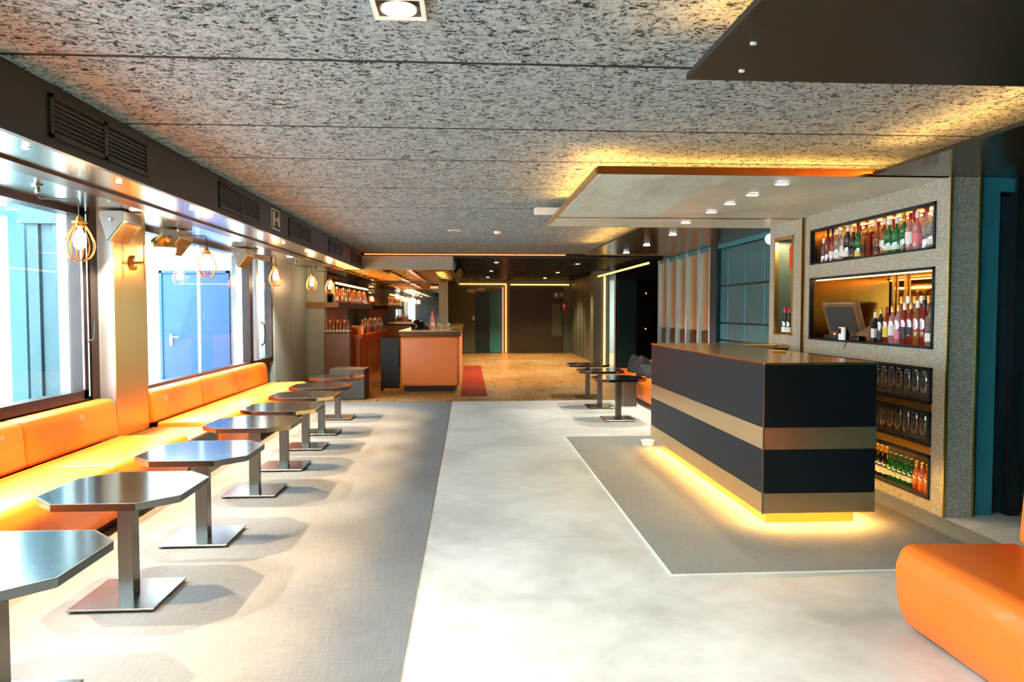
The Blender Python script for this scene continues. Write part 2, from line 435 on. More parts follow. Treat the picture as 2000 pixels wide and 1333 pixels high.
G().box(NX0, NX1, 7.89, 8.03, 0, 2.46).build('tiled_face', 'mosaic', wm)
G().box(NX0, NX1, 7.43, 7.89, 0, 1.24).build('tiled_face', 'mosaic', wm)
G().box(NX0, NX1, 7.43, 7.89, 2.306, 2.46).build('tiled_face', 'mosaic', wm)
G().box(NX0 + .05, NX1, Y1, 7.24, 0, 2.46).build('recess_strip', 'bronze_dark', wm)
for yy in (Y0 - .004, Y1 + .002, 7.236): G().box(NX0 - .006, NX0 + .012, yy - .006, yy + .006, 0, 2.46).build('corner_trim', 'brass', wm)
G().box(NX1 - .008, NX1 + .006, Y0 - .008, Y0 + .004, 0, 2.46).build('corner_trim', 'brass', wm)
def niche(z0, z1, y0, y1, depth, backm, liner='bronze_dark', rim='blued_steel', led=None):
    x1 = NX0 + depth
    G().box(x1 - .01, x1, y0, y1, z0, z1).build('niche_back', backm, wm)
    G().box(NX0 + .002, x1, y0, y0 + .008, z0, z1).box(NX0 + .002, x1, y1 - .008, y1, z0, z1).box(NX0 + .002, x1, y0, y1, z0, z0 + .008).box(NX0 + .002, x1, y0, y1, z1 - .008, z1).build('niche_liner', liner, wm)
    t = .022
    G().box(NX0 - .01, NX0 + .03, y0, y0 + t, z0, z1).box(NX0 - .01, NX0 + .03, y1 - t, y1, z0, z1).box(NX0 - .01, NX0 + .03, y0, y1, z1 - t, z1).box(NX0 - .01, NX0 + .03, y0, y1, z0 - .004, z0 + .012).build('niche_frame', rim, wm)
    if led: G().box(x1 - led[0], x1 - led[0] + .012, y0 + .04, y1 - .04, z1 - .03, z1 - .018).build('led_strip', led[1], wm)
niche(1.965, 2.31, YA, YBn, .36, 'bronze_dark', 'gold_soffit', led=(.1, 'led_niche'))
niche(1.22, 1.83, YA, YBn, .44, 'mirror_bronze', 'gold_soffit', led=(.40, 'led_niche'))
niche(.808, 1.076, YA, YBn, .36, 'brown_wall', 'bronze_dark', led=None)
niche(.49, .746, YA, YBn, .36, 'brown_wall', 'bronze_dark')
niche(.088, .422, YA, YBn, .36, 'brown_wall', 'bronze_dark', led=(.1, 'led_amber_soft'))
niche(1.24, 2.306, 7.43, 7.89, .22, 'grey_green', 'grey_green', 'brass')
G().box(NX0 - .004, NX0 + .03, YA, YBn, .75, .80).build('ledge', 'brass', wm)
G().box(NX0 - .004, NX0 + .03, YA, YBn, .43, .485).build('ledge', 'brass', wm)
# brass posts in the till niche mirror, lamp in the green niche
for yy in (5.30, 5.72, 6.12, 6.30): G().box(3.846, 3.862, yy - .012, yy + .012, 1.228, 1.822).build('mirror_post', 'brass', wm)
lamp(wm, 'niche_lamp', 'AREA', (3.56, 7.66, 2.27), 2.2, (1, .95, .6), shape='RECTANGLE', size=.1, size_y=.3)
# panelled right wall beyond the bar
wp = struct(G().box(3.70, 3.95, 8.03, 13.5, 0, 2.8).build('wall_panelled', 'teal_dark'), 'wall of brass mirror panels and teal glazed lockers')
fy = [10.56, 11.10, 11.72, 12.28, 12.88, 13.45]
for a, b in zip(fy, fy[1:]):
    G().box(3.66, 3.70, a + .03, b - .03, 1.20, 2.40).build('mirror_panel', 'panel_mirror', wp)
    G().box(3.66, 3.70, a + .03, b - .03, .05, 1.18).build('lower_panel', 'bronze_dark', wp)
for a in fy: G().box(3.60, 3.71, a - .03, a + .03, 0, 2.45).build('fin', 'grey_wall', wp)
G().box(3.60, 3.7, 10.26, 10.53, 0, 2.45).build('jamb', 'teal_dark', wp)
gy = [8.05, 8.66, 9.29, 9.92, 10.24]; gz = [.05, 1.08, 1.33, 1.86, 2.40]
for a, b in zip(gy, gy[1:]):
    for c, d in zip(gz, gz[1:]): G().box(3.655, 3.70, a + .012, b - .012, c + .012, d - .012, .004, 1).build('glazed_panel', 'teal_gloss', wp)
G().box(3.62, 3.70, 8.03, 13.5, 2.40, 2.46).build('head_rail', 'teal_wall', wp)
# alcove and far right wall
wa = struct(G().box(3.85, 6.2, 18.6, 18.8, 0, 2.8).build('wall_alcove', 'black_panel'), 'dark alcove with black doors behind the amber column')
G().box(6.0, 6.2, 5.2, 18.6, 0, 2.8).build('side_wall', 'black_panel', wa)
G().box(3.95, 6.0, 13.3, 13.5, 0, 2.8).build('side_wall', 'black_panel', wa)
G().box(3.90, 4.36, 18.55, 18.6, 0, 2.3).build('alcove_door', 'teal_dark', wa)
G().box(4.40, 4.95, 18.55, 18.6, 0, 2.3).build('alcove_door', 'black_gloss', wa)
for zz in (1.02, 1.95): G().box(4.62, 4.65, 18.535, 18.55, zz, zz + .03).build('indicator', 'tiny_red', wa)
G().box(3.40, 3.85, 19.4, 19.85, 0, 2.6).build('column', 'grey_green', wa)
wf = struct(G().box(3.72, 3.9, 19.85, YB + .2, 0, 2.8).build('wall_far_right', 'grey_green'), 'far right wall of grey green upright boards')
y = 20.0
while y < YB - .5:
    G().box(3.65, 3.72, y, y + .56, 0, 2.45).build('upright_board', 'grey_green', wf); y += .68
# ---- back wall
wb = struct(G().box(-3.2, 6.2, YB, YB + .2, 0, 2.8).build('wall_back', 'grey_green'), 'back wall with grey panels, teal doorway and brown panel')
G().box(1.45, 3.4, YB - .03, YB, .02, 2.40).build('wall_panel', 'brown_wall', wb)
G().box(-.8, .22, YB - .04, YB, .02, 2.42).build('wall_panel', 'grey_green', wb)
G().box(.25, .75, YB - .03, YB, .02, 2.2).build('door_leaf', 'teal_dark', wb)
G().box(.76, 1.2, YB - .05, YB, .02, 2.2).build('door_leaf', 'teal_wall', wb)
G().box(3.0, 3.35, YB - .05, YB - .03, .6, 1.75).build('riser_cover', 'grey_green', wb)
G().box(-.4, 1.35, YB - .08, YB - .04, 2.44, 2.48).build('led_line', 'led_yellow', wb)
G().box(1.5, 3.6, YB - .08, YB - .04, 2.42, 2.46).build('led_line', 'led_yellow', wb)
# mirror wall behind the orange bar
wmi = struct(G().box(-3.2, -.6, 21.05, 21.3, 0, 2.4).build('wall_mirror', 'grey_wall'), 'mirror wall closing the orange bar')
G().box(-2.9, -.86, 21.03, 21.05, 1.05, 2.3).build('mirror_pane', 'mirror', wmi)
G().box(-.86, -.6, 21.0, 21.05, 0, 2.4).build('mirror_jamb', 'grey_wall', wmi)
G().box(-1.10, -.88, 20.98, 21.03, 2.16, 2.22).build('led_line', 'led_red', wmi)
# dropped gold ceiling over the orange bar
hood = struct(G().box(-2.13, -.31, YE + .06, YE + .10, 2.335, 2.60).build('ceiling_bar', 'grey_wall'), 'dropped bronze ceiling over the orange bar')
G().box(-.35, -.31, YE + .1, YB, 2.335, 2.60).build('fascia', 'grey_green', hood)
G().box(-3.2, -.35, YE + .1, 21.2, 2.38, 2.42).build('soffit', 'gold_soffit', hood)
for yy in (15.2, 15.9, 16.6, 17.6, 18.6, 19.8): G().box(-2.6, -.42, yy, yy + .08, 2.335, 2.38).build('cross_beam', 'gold_soffit', hood)
for xx in (-2.6, -1.75, -1.25, -.80): G().box(xx, xx + .10, YE + .1, 21, 2.325, 2.38).build('long_beam', 'gold_soffit', hood)
G().box(-2.13, -.31, YE + .05, YE + .10, 2.325, 2.337).build('edge_trim', 'brass', hood)
# ---- hung ceiling panels with hidden amber strips
def hung(name, label, x0, x1, y0, y1, m, strips, trim='copper', z=ZP):
    t = struct(G().box(x0, x1, y0, y1, z, z + .025).build(name, m), label)
    for s in strips:
        a, b, c, d = s
        G().box(a, b, c, d, z + .03, z + .045).build('led_strip', 'led_amber', t)
    return t
hp = hung('ceiling_panel_1', 'dark canopy panel hung below the ceiling, nearest the viewer', .905, 4.2, -2.0, 2.97, 'black_soffit', [(.99, 1.005, -1.9, 2.85)])
for px, py in ((1.02, 2.55), (1.09, 2.84)): G().lathe([(.012, -.006), (.012, .0)], 10, (px, py, ZP)).build('screw_cap', 'white_plastic', hp)
hung('ceiling_panel_2', 'glossy dark panel over the teal door on the right', 2.86, 6.0, .5, 4.95, 'dark_soffit', [(2.93, 2.945, .6, 4.85)])
hp3 = hung('ceiling_panel_3', 'ribbed grey canopy panel above the black bar', .90, 3.5, 5.0, 7.30, 'grey_soffit', [(.98, .995, 5.1, 7.25), (.98, 3.3, 5.50, 5.515)])
G().box(.90, 3.66, 4.985, 5.0, ZP - .004, ZP + .05).build('edge_trim', 'copper', hp3)
G().box(.885, .90, 4.985, 7.95, ZP - .004, ZP + .04).build('edge_trim', 'brass', hp3)
G().box(.90, 3.5, 7.30, 7.36, ZP - .004, ZP + .02).build('edge_trim', 'copper', hp3)
G().box(.90, 3.5, 7.36, 8.14, ZP, ZP + .025).build('rear_panel', 'grey_soffit', hp3)
G().box(.90, 3.66, 8.14, 8.155, ZP - .004, ZP + .03).build('edge_trim', 'brass', hp3)
me_rib = G().box(-.004, .004, 5.0, 7.3, ZP - .004, ZP).mesh('rib', 'grey_soffit')
for i in range(48): inst('rib', me_rib, hp3, (.93 + i * .02, 0, 0))
hp4 = hung('ceiling_panel_4', 'long dark brown canopy panel over the right hand tables', 1.98, 3.62, 8.16, 12.1, 'dark_soffit', [(2.05, 2.065, 8.2, 12.0)])
G().box(1.98, 3.62, 12.1, 12.13, ZP - .01, ZP + .03).build('edge_trim', 'brass', hp4)

# ================================================================== LIGHT FITTINGS
def downlight(x, y, z, m, e, color, label, size=.05, spot=100, group=None):
    t = thing('downlight', label, 'ceiling light', (x, y, z), 0, group)
    G().box(-size, size, -size * .5, size * .5, -.006, 0).build('trim_ring', 'white_plastic', t)
    G().box(-size * .8, size * .8, -size * .35, size * .35, -.008, -.006).build('lens', m, t)
    lamp(t, 'lamp_light', 'SPOT', (0, 0, -.02), e, color, spot_size=R(spot), spot_blend=.6, shadow_soft_size=.02)
    return t
for i, (x, y) in enumerate([(2.36, 5.31), (2.34, 5.82), (2.33, 6.31), (2.35, 6.86), (2.35, 7.68)]):
    downlight(x, y, ZP, 'spot_white', 14, WARM, f'small white recessed light in the ribbed grey canopy, {ORD[i]} from the front', group='lights in the grey canopy')
for i, (x, y) in enumerate([(2.56, 8.9), (2.59, 10.34), (2.59, 11.69)]):
    downlight(x, y, ZP, 'spot_white', 70, NEU, f'small white recessed light in the dark brown canopy, {ORD[i]} from the front', group='lights in the brown canopy')
for i, y in enumerate([1.0, 3.5, 6.06, 8.6, 11.1]):
    downlight(-2.70, y, ZS, 'spot_white', 130, NEU, f'small square light in the metal soffit above the bench, {ORD[i]} from the viewer', group='lights in the window soffit')
for i, y in enumerate([1.6, 2.70, 3.80, 4.77, 5.98, 6.92, 7.92, 8.86, 10.07]):
    dl = downlight(-2.23, y, ZS, 'spot_warm', 165, (1, .72, .42), f'tiny warm light in the front strip of the metal soffit, {ORD[i]} from the viewer', .018, 66, group='tiny lights in the metal soffit')
    ll = [c for c in dl.children if c.type == 'LIGHT'][0]; ll.rotation_euler = (0, R(-6), 0); ll.data.spot_blend = .35
for i, (x, y) in enumerate([(.62, 16.0), (.62, 19.4), (.62, 23.0), (2.5, 16.4), (2.5, 20.0), (2.5, 23.4)]):
    downlight(x, y, 2.585, 'spot_warm', 150, (1, .74, .42), f'warm light under the dark slatted ceiling, {ORD[i % 3]} from the front, {["left", "right"][i // 3]} row', .05, 120, group='lights under the slatted ceiling')
# big square ceiling spot
spot0 = t = thing('recessed_spotlight', 'large square recessed spotlight with round lit lens in wood-wool ceiling', 'ceiling light', (-.26, 2.78, ZC))
q = .1
G().box(-q, q, -q, -q + .018, -.012, .0).box(-q, q, q - .018, q, -.012, 0).box(-q, -q + .018, -q, q, -.012, 0).box(q - .018, q, -q, q, -.012, 0).build('frame', 'white_plastic', t)
G().box(-q + .01, q - .01, -q + .01, q - .01, -.003, 0).build('housing', 'frame_brown', t)
G().lathe([(.075, -.004), (.078, -.010), (.06, -.012)], 28).build('reflector', 'steel', t, True)
G().lathe([(.066, -.012), (.066, -.0135)], 28).build('lens', 'spot_warm', t)
lamp(t, 'lamp_light', 'SPOT', (0, 0, -.03), 110, NEU, spot_size=R(130), spot_blend=.8, shadow_soft_size=.06)
for k, y in enumerate((-.2, -3.0)):  # unseen copies added behind the camera to brighten the aisle
    o = copy_tree(spot0); o.location = (-.26, y, ZC); tag(o, 'unseen square recessed spotlight added behind the viewer, ' + ['nearer', 'farther'][k] + ' one', 'ceiling light')
# neon line at the end of the ceiling
tag(G().box(-2.05, 1.95, YE - .03, YE - .005, ZC - .035, ZC - .015).build('neon_strip', 'led_red'), 'red amber neon strip along the end of the wood-wool ceiling', 'light strip')
tag(G().tube([(3.52, 13.9, 2.44), (3.52, 19.35, 2.44)], .022, 10).build('neon_tube', 'led_yellow'), 'long amber neon tube running below the ceiling at right', 'neon light')
tag(G().tube([(3.70, 19.36, .02), (3.70, 19.36, 2.44)], .026, 10).build('neon_tube', 'led_yellow'), 'upright amber neon tube standing against the far right column', 'neon light')
tag(G().tube([(1.33, YB - .10, .02), (1.33, YB - .10, 2.44)], .03, 10).build('neon_tube', 'led_tube'), 'upright red neon tube at the back wall, right one of two', 'neon light')
tag(G().tube([(1.22, YB - .12, .001), (1.22, YB - .12, 2.35)], .022, 10).build('neon_tube', 'led_pink'), 'thin upright pink neon tube at the back wall, left one of two', 'neon light')

# ================================================================== PENDANTS
def make_pendant():
    t = thing('pendant_lamp', 'x', 'pendant lamp')
    # origin: bulb centre axis at soffit height
    G().lathe([(.036, 0), (.036, -.008), (.016, -.014), (.016, -.05), (.012, -.055)], 14, (-.26, 0, 0)).build('ceiling_rose', 'steel', t, True)
    G().tube([(-.26, 0, -.05), (-.258, 0, -.075), (-.245, 0, -.088), (-.02, 0, -.09), (-.004, 0, -.095), (0, 0, -.11), (0, 0, -.20)], .0045, 6).build('arm', 'frame_brown', t, True)
    G().lathe([(.006, -.195), (.016, -.205), (.022, -.225), (.026, -.235), (.045, -.238), (.045, -.246), (.03, -.25), (.03, -.27)], 16).build('socket', 'brass', t, True)
    b = G(); prof = [(.032, -.245), (.045, -.275), (.068, -.32), (.086, -.365), (.09, -.40), (.083, -.44), (.062, -.475), (.035, -.493)]
    for k in range(14):
        a = 2 * PI * k / 14; b.tube([(r * math.cos(a), r * math.sin(a), h) for r, h in prof], .0032, 5)
    b.tube([(.036 * math.cos(2 * PI * k / 16), .036 * math.sin(2 * PI * k / 16), -.493) for k in range(17)], .0032, 5)
    b.build('wire_cage', 'copper', t, True)
    G().lathe([(.012, -.268), (.016, -.29), (.032, -.33), (.04, -.365), (.036, -.395), (.02, -.415), (.004, -.42)], 18).build('bulb', 'bulb', t, True)
    return t
pen = make_pendant()
pw = ['first from the viewer beside the big window', 'second from the viewer before the blue door', 'third from the viewer by the narrow sash', 'fourth from the viewer near the grey wall', 'fifth and farthest, by the back bar']
for i, y in enumerate([4.92, 7.22, 9.75, 11.95, 13.5]):
    o = pen if i == 0 else copy_tree(pen)
    o.location = (-2.56, y, ZS)
    tag(o, f'wire cage pendant with glowing bulb, {pw[i]}', 'pendant lamp', 'cage pendants along the windows')
# globe lamp, sconce, speakers
t = thing('globe_lamp', 'half brass half white globe lamp hanging beside the brass pier', 'lamp', (-2.97, 7.2, ZS))
G().tube([(0, 0, 0), (0, 0, -.10)], .006, 8).build('stem', 'brass', t)
N = 10
G().lathe([(.125 * math.sin(PI / 2 * k / N) + .001, -.215 + .125 * math.cos(PI / 2 * k / N)) for k in range(N + 1)], 28).build('metal_cap', 'brass', t, True)
G().lathe([(.121 * math.cos(PI / 2 * k / N) + .001, -.216 - .121 * math.sin(PI / 2 * k / N)) for k in range(N + 1)], 28).build('glass_globe', 'globe', t, True)
t = thing('wall_sconce', 'round brass wall sconce with arm and thin rod on brass pier', 'wall lamp', (-2.994, 6.62, 1.93))
G().lathe([(.066, 0), (.066, .022), (.06, .026)], 24, axis='x').build('wall_disc', 'brass', t, True)
G().tube([(.02, 0, 0), (.11, 0, 0)], .013, 10).build('arm', 'brass', t, True)
G().tube([(.10, 0, -.16), (.10, 0, .19)], .005, 8).build('rod', 'brass', t, True)
def speaker(x, y, label):
    t = thing('loudspeaker', label, 'loudspeaker', (x, y, ZS), 0, 'loudspeakers under the soffit')
    pts = [(-.10, -.012), (-.095, -.05), (-.03, -.262), (.10, -.095), (.095, -.012)]
    G().prism(pts, 0, .34, 'y', .006, 1).build('cabinet', 'grey_plastic', t)
    a, b = Vector((-.03, 0, -.262)), Vector((.10, 0, -.095)); d = (b - a).normalized(); nrm = Vector((d.z, 0, -d.x))
    g = G(); lo = [a + d * .012 + nrm * .0, b - d * .012]
    q_ = [lo[0], lo[1], lo[1] + nrm * .008, lo[0] + nrm * .008]
    g.prism([(p.x, p.z) for p in q_], .012, .328, 'y').build('grille', 'brass', t)
    c = (lo[0] + lo[1]) / 2 + nrm * .008
    g = G().lathe([(.016, 0), (.016, .006)], 14); g.xform(Matrix.Translation((c.x + .02, .27, c.z + .026)) @ nrm.to_track_quat('Z', 'Y').to_matrix().to_4x4()).build('badge', 'cap_gold', t)
    G().lathe([(.014, -.012), (.014, 0)], 12, (.0, .0, -.085), axis='y').build('bolt', 'steel', t)
    G().box(-.02, .02, .17, .25, -.02, 0).build('bracket', 'black_matte', t)
speaker(-2.89, 6.02, 'grey and brass wedge loudspeaker hung at the left of the brass pier')
speaker(-2.965, 7.36, 'grey and brass wedge loudspeaker hung behind the half brass globe lamp')
speaker(-2.965, 9.52, 'grey and brass wedge loudspeaker hung above the narrow window sash')

# ================================================================== VENTS, SIGNS ON THE VALANCE
me_vs = G().box(0, .02, -.25, .25, -.004, .004).xform(Matrix.Rotation(.5, 4, 'Y')).mesh('slat', 'valance_paint')
vl = ['nearest the viewer, a double grille', 'second from the viewer, left of the exit sign', 'third from the viewer, right of the exit sign', 'fourth from the viewer', 'fifth and farthest']
for i, (a, b) in enumerate([(3.79, 4.9), (6.26, 7.42), (8.64, 9.78), (11.06, 12.2), (13.2, 14.2)]):
    L = b - a
    t = thing('air_vent', f'dark louvred air vent on the valance, {vl[i]}', 'air vent', (-2.11, (a + b) / 2, 2.38), 0, 'air vents along the valance')
    h = L / 2
    G().box(0, .012, -h, -h + .03, 0, .22).box(0, .012, h - .03, h, 0, .22).box(0, .012, -h, h, 0, .02).box(0, .012, -h, h, .2, .22).box(0, .012, -.02, .02, 0, .22).build('frame', 'valance_paint', t)
    G().box(.0005, .002, -h + .03, h - .03, .02, .2).build('backing', 'gap_dark', t)
    for sy in (-1, 1):
        for k in range(7):
            inst('slat', me_vs, t, (.0, sy * (.02 + (h - .05) / 2), .035 + k * .025)).scale = (.5, (h - .06) / .5, 1)
def running_sign(name, label, loc, w, h, facing):
    t = thing(name, label, 'exit sign', loc)
    m = Matrix.Rotation(PI / 2, 4, 'Z') if facing == 'x' else Matrix.Identity(4)
    def bx(nm, x0, x1, z0, z1, y, mm): G().box(x0 * w, x1 * w, -y - .003, -y, z0 * h, z1 * h).xform(m).build(nm, mm, t)
    bx('plate', -.5, .5, 0, 1, 0, 'sign_white'); bx('field', -.44, .44, .06, .94, .003, 'sign_dark')
    bx('door_mark', -.38, -.18, .15, .85, .006, 'sign_white')
    bx('arrow_mark', -.12, .12, .46, .54, .006, 'sign_white')
    g = G().prism([(.08 * w, .36 * h), (.18 * w, .5 * h), (.08 * w, .64 * h)], -.009, -.006, 'y').xform(m); g.build('arrow_head', 'sign_white', t)
    g = G().prism([(.2 * w, .2 * h), (.26 * w, .2 * h), (.31 * w, .4 * h), (.36 * w, .22 * h), (.41 * w, .22 * h), (.36 * w, .5 * h), (.36 * w, .7 * h), (.28 * w, .72 * h), (.2 * w, .55 * h), (.24 * w, .5 * h), (.28 * w, .56 * h)], -.009, -.006, 'y').xform(m); g.build('figure_mark', 'sign_white', t)
    G().lathe([(.035 * w, -.009), (.035 * w, -.006)], 10, (.34 * w, 0, .82 * h), axis='y').xform(m).build('head_mark', 'sign_white', t)
running_sign('exit_sign', 'pale running man exit sign with arrow on the dark valance', (-2.108, 8.05, 2.39), .34, .22, 'x')
running_sign('exit_sign', 'small lit running man exit sign on the brown back wall', (3.22, YB - .04, 2.0), .30, .16, 'y')
# signs at the far end
for x, tx, z, lab in ((.10, 'SALIDA', 2.20, 'red and white SALIDA sign hanging left of the teal doorway'), (.42, 'SALIDA', 2.25, 'smaller red and white sign right of the SALIDA sign')):
    t = thing('hanging_sign', lab, 'sign', (x, 25.2, z))
    G().box(-.14, .14, -.006, .006, -.06, .06).build('plate', 'sign_white', t)
    G().box(-.13, .13, -.009, -.006, -.05, .02).build('field', 'sign_red', t)
    inst('lettering', text_mesh(tx, .06, 'sign_white'), t, (0, -.010, -.016), (PI / 2, 0, 0))
    G().box(-.004, .004, -.004, .004, .06, 2.586 - z).build('hanger', 'white_plastic', t)
t = thing('fire_sign', 'red fire equipment sign on the brown back wall', 'sign', (3.42, YB - .04, 1.5))
G().box(-.12, .08, -.01, 0, 0, .28).build('plate', 'red_paint', t); G().box(-.05, .02, -.012, -.01, .12, .24).build('symbol', 'sign_white', t)
t = thing('wall_switch', 'pale wall switch beside the teal doorway', 'switch', (.18, YB - .045, 1.25)); G().box(-.035, .035, -.01, 0, -.08, .08).build('plate', 'paper', t); G().box(-.02, .02, -.014, -.01, -.03, .03).build('rocker', 'white_plastic', t)
t = thing('emergency_light', 'white boxed emergency light at the corner of the grey canopy', 'emergency light', (.885, 8.0, ZC))
G().box(-.15, .15, -.05, .05, -.075, 0, .006, 1).build('housing', 'white_plastic', t); G().box(-.13, .13, -.052, -.05, -.06, -.02).build('diffuser', 'sign_white', t)
t = thing('smoke_detector', 'small white round smoke detector on the wood-wool ceiling', 'smoke detector', (.42, 10.4, ZC)); G().lathe([(.05, 0), (.05, -.02), (.035, -.04)], 16).build('body', 'white_plastic', t, True); G().lathe([(.012, -.04), (.012, -.045)], 8).build('sensor', 'dark_grey', t)
t = thing('ceiling_disc', 'flat pale round fitting in the far wood-wool ceiling', 'ceiling fitting', (-.2, 10.3, ZC)); G().lathe([(.09, 0), (.09, -.01), (.07, -.012)], 20).build('ring', 'paper', t, True); G().lathe([(.06, -.012), (.055, -.013)], 16).build('centre', 'grey_plastic', t)
# black stage spots beside the bar fascia
for i, y in enumerate((15.6, 16.6, 17.8)):
    t = thing('stage_spot', f'black stage spotlight beside the bronze bar ceiling, {ORD[i]} from the viewer', 'spotlight', (-.22, y, 2.58), 0, 'stage spots by the bar ceiling')
    G().box(-.02, .02, -.02, .02, -.12, .0).build('clamp', 'black_matte', t)
    G().lathe([(.05, -.13), (.06, -.02), (.07, .13), (.06, .13)], 14, axis='y').xform(Matrix.Translation((0, 0, -.19)) @ Matrix.Rotation(-.6, 4, 'X') @ Matrix.Rotation(.4, 4, 'Z')).build('can', 'black_matte', t, True)
for i, (x, y) in enumerate([(-.62, 15.4), (-.62, 16.0), (-.62, 16.6), (-.62, 17.3), (-.62, 18.0)]):
    downlight(x, y, 2.38, 'spot_white', 14, WARM, f'bright square spot in the bronze bar ceiling, {ORD[i]} from the viewer', .09, group='spots in the bronze bar ceiling')

# ================================================================== WINDOWS AND COURTYARD
def window(name, label, y0, y1, z0, z1, mull, xg=-3.19):
    t = struct(bpy.data.objects.new(name, None), label); col.objects.link(t)
    w = .07
    G().box(xg - .06, xg + .05, y0, y1, z0 - .01, z0 + w).build('window_frame', 'frame_brown', t)
    G().box(xg - .06, xg + .05, y0, y1, z1 - .05, z1).build('window_frame', 'frame_brown', t)
    G().box(xg - .06, xg + .05, y0, y0 + w, z0, z1).build('window_frame', 'frame_brown', t)
    G().box(xg - .06, xg + .05, y1 - w, y1, z0, z1).build('window_frame', 'frame_brown', t)
    ys = [y0 + w] + mull + [y1 - w]
    for m_ in mull: G().box(xg - .015, xg + .015, m_ - .01, m_ + .01, z0 + w, z1 - .05).build('glazing_bar', 'frame_edge', t)
    for a, b in zip(ys, ys[1:]): G().box(xg - .004, xg + .004, a + .004, b - .004, z0 + w, z1 - .05).build('pane', 'window_glass', t)
    return t
w1 = window('window_1', 'big street window with brown frame on the left', -3.6, 6.12, .78, ZS, [-1.2, 1.2, 3.6])
G().box(-3.14, -3.12, 6.14, 6.26, .1, ZS).build('jamb', 'frame_brown', w1); G().tube([(-3.115, 6.08, 1.25), (-3.07, 6.08, 1.27), (-3.06, 6.08, 1.42)], .01, 8).build('handle', 'steel_dark', w1)
G().box(-3.14, -3.13, 6.035, 6.045, .86, ZS - .06).build('bead', 'frame_edge', w1)
w2 = window('window_2', 'wide window onto the courtyard with the blue door', 6.9, 10.6, .70, ZS, [8.72])
w3 = window('window_3', 'narrow window sash with black bow handle', 10.62, 11.74, .70, ZS, [])
G().tube([(-3.12, 11.0, .98), (-3.07, 11.0, 1.02), (-3.06, 11.0, 1.16), (-3.07, 11.0, 1.30), (-3.12, 11.0, 1.34)], .012, 8).build('handle', 'black_matte', w3, True)
G().box(-3.20, -3.12, 10.8, 10.9, .78, ZS - .06).build('sash_stile', 'frame_edge', w3)
struct(G().box(-14, -3.46, -8, 14, -.3, -.05).build('ground', 'outdoor_ground'), 'pale courtyard paving outside the windows')
cw = struct(G().box(-9, -3.46, 10.75, 10.95, -.05, 3.4).build('wall_courtyard', 'white_wall'), 'white courtyard wall with the blue door')
struct(G().box(-9.2, -9, -8, 10.95, -.05, 3.4).build('wall_courtyard_side', 'white_wall'), 'white courtyard wall opposite the windows')
t = struct(bpy.data.objects.new('door_1', None), 'blue metal door with lever handle in the white courtyard'); col.objects.link(t)
G().box(-4.43, -3.52, 10.70, 10.75, 0, 2.05, .004, 1).build('door_leaf', 'blue_door', t)
for x in (-4.47, -3.52): G().box(x, x + .04, 10.68, 10.75, 0, 2.09).build('door_frame', 'blue_frame', t)
G().box(-4.47, -3.48, 10.68, 10.75, 2.05, 2.09).build('door_frame', 'blue_frame', t)
G().box(-4.33, -4.29, 10.68, 10.70, 1.0, 1.16).build('handle_plate', 'steel', t); G().tube([(-4.31, 10.68, 1.12), (-4.31, 10.64, 1.12), (-4.18, 10.64, 1.12)], .011, 8).build('lever', 'steel', t)
t = struct(bpy.data.objects.new('door_2', None), 'second blue door frame at the left of the courtyard wall'); col.objects.link(t)
G().box(-5.5, -4.72, 10.70, 10.75, 0, 2.05).build('door_leaf', 'blue_frame', t); G().box(-4.72, -4.67, 10.68, 10.75, 0, 2.1).build('door_frame', 'outdoor_teal', t)
tag(G().box(-4.66, -4.5, 7.6, 7.8, -.05, 2.64).build('courtyard_post', 'outdoor_teal'), 'pale teal square post standing outside the big window', 'post')
t = thing('folded_shutter', 'grey teal folded shutter panel outside the big window', 'shutter', (-3.98, 7.3, -.05))
for k in range(5): G().box(-.30 + k * .12, -.195 + k * .12, -.03 + (k % 2) * .03, .03 + (k % 2) * .03, 0, 2.75).build('shutter_leaf', 'shutter_grey', t)
G().box(-.35, .35, -.06, .10, 2.40, 2.75).build('shutter_box', 'shutter_grey', t)
t = thing('pergola', 'pale teal pergola beams high outside the big window', 'pergola', (-5.6, 7.0, 2.35))
for k in range(3): G().box(-2.6, .9, -.5 + k * .8, -.38 + k * .8, 0.02 + k * .08, .12 + k * .08).build('beam', 'outdoor_teal', t)
for k in range(8): G().box(-2.5 + k * .45, -2.44 + k * .45, -.6, 1.4, .3, .36).build('rafter', 'white_wall', t)

# ================================================================== BENCHES
def bench(name, label, x_front, x_back, x_wall, y0, y1, zs, zb, segs, sgn, zlow=.07):
    """sgn +1: faces +X (left side), -1: faces -X"""
    t = thing(name, label, 'bench', ((x_front + x_back) / 2, (y0 + y1) / 2, 0))
    ox, oy = t.location.x, t.location.y
    ys = [y0] + segs + [y1]
    for a, b in zip(ys, ys[1:]):
        xa, xb = sorted((x_front, x_back))
        pr = [(x_back - ox, zlow), (x_front - ox - sgn * .05, zlow), (x_front - ox, zlow + .12), (x_front - ox + sgn * .012, zs - .10), (x_front - ox - sgn * .02, zs - .02), (x_front - ox - sgn * .06, zs), (x_back - ox, zs - .012)]
        G().prism(pr, a - oy + .001, b - oy - .001, 'y', .022, 3).build('seat_cushion', 'orange_leather', t, True)
        pr = [(x_back - ox - sgn * .0, zs - .012), (x_back - ox - sgn * .02, zb - .05), (x_back - ox - sgn * .05, zb), (x_wall - ox, zb), (x_wall - ox, zs - .05)]
        G().prism(pr, a - oy + .001, b - oy - .001, 'y', .03, 4).build('back_cushion', 'orange_leather', t, True)
    xa, xb = sorted((x_front - sgn * .10, x_wall))
    G().box(xa - ox, xb - ox, y0 - oy + .03, y1 - oy - .03, 0, zlow + .01).build('plinth', 'bronze_dark', t)
    return t
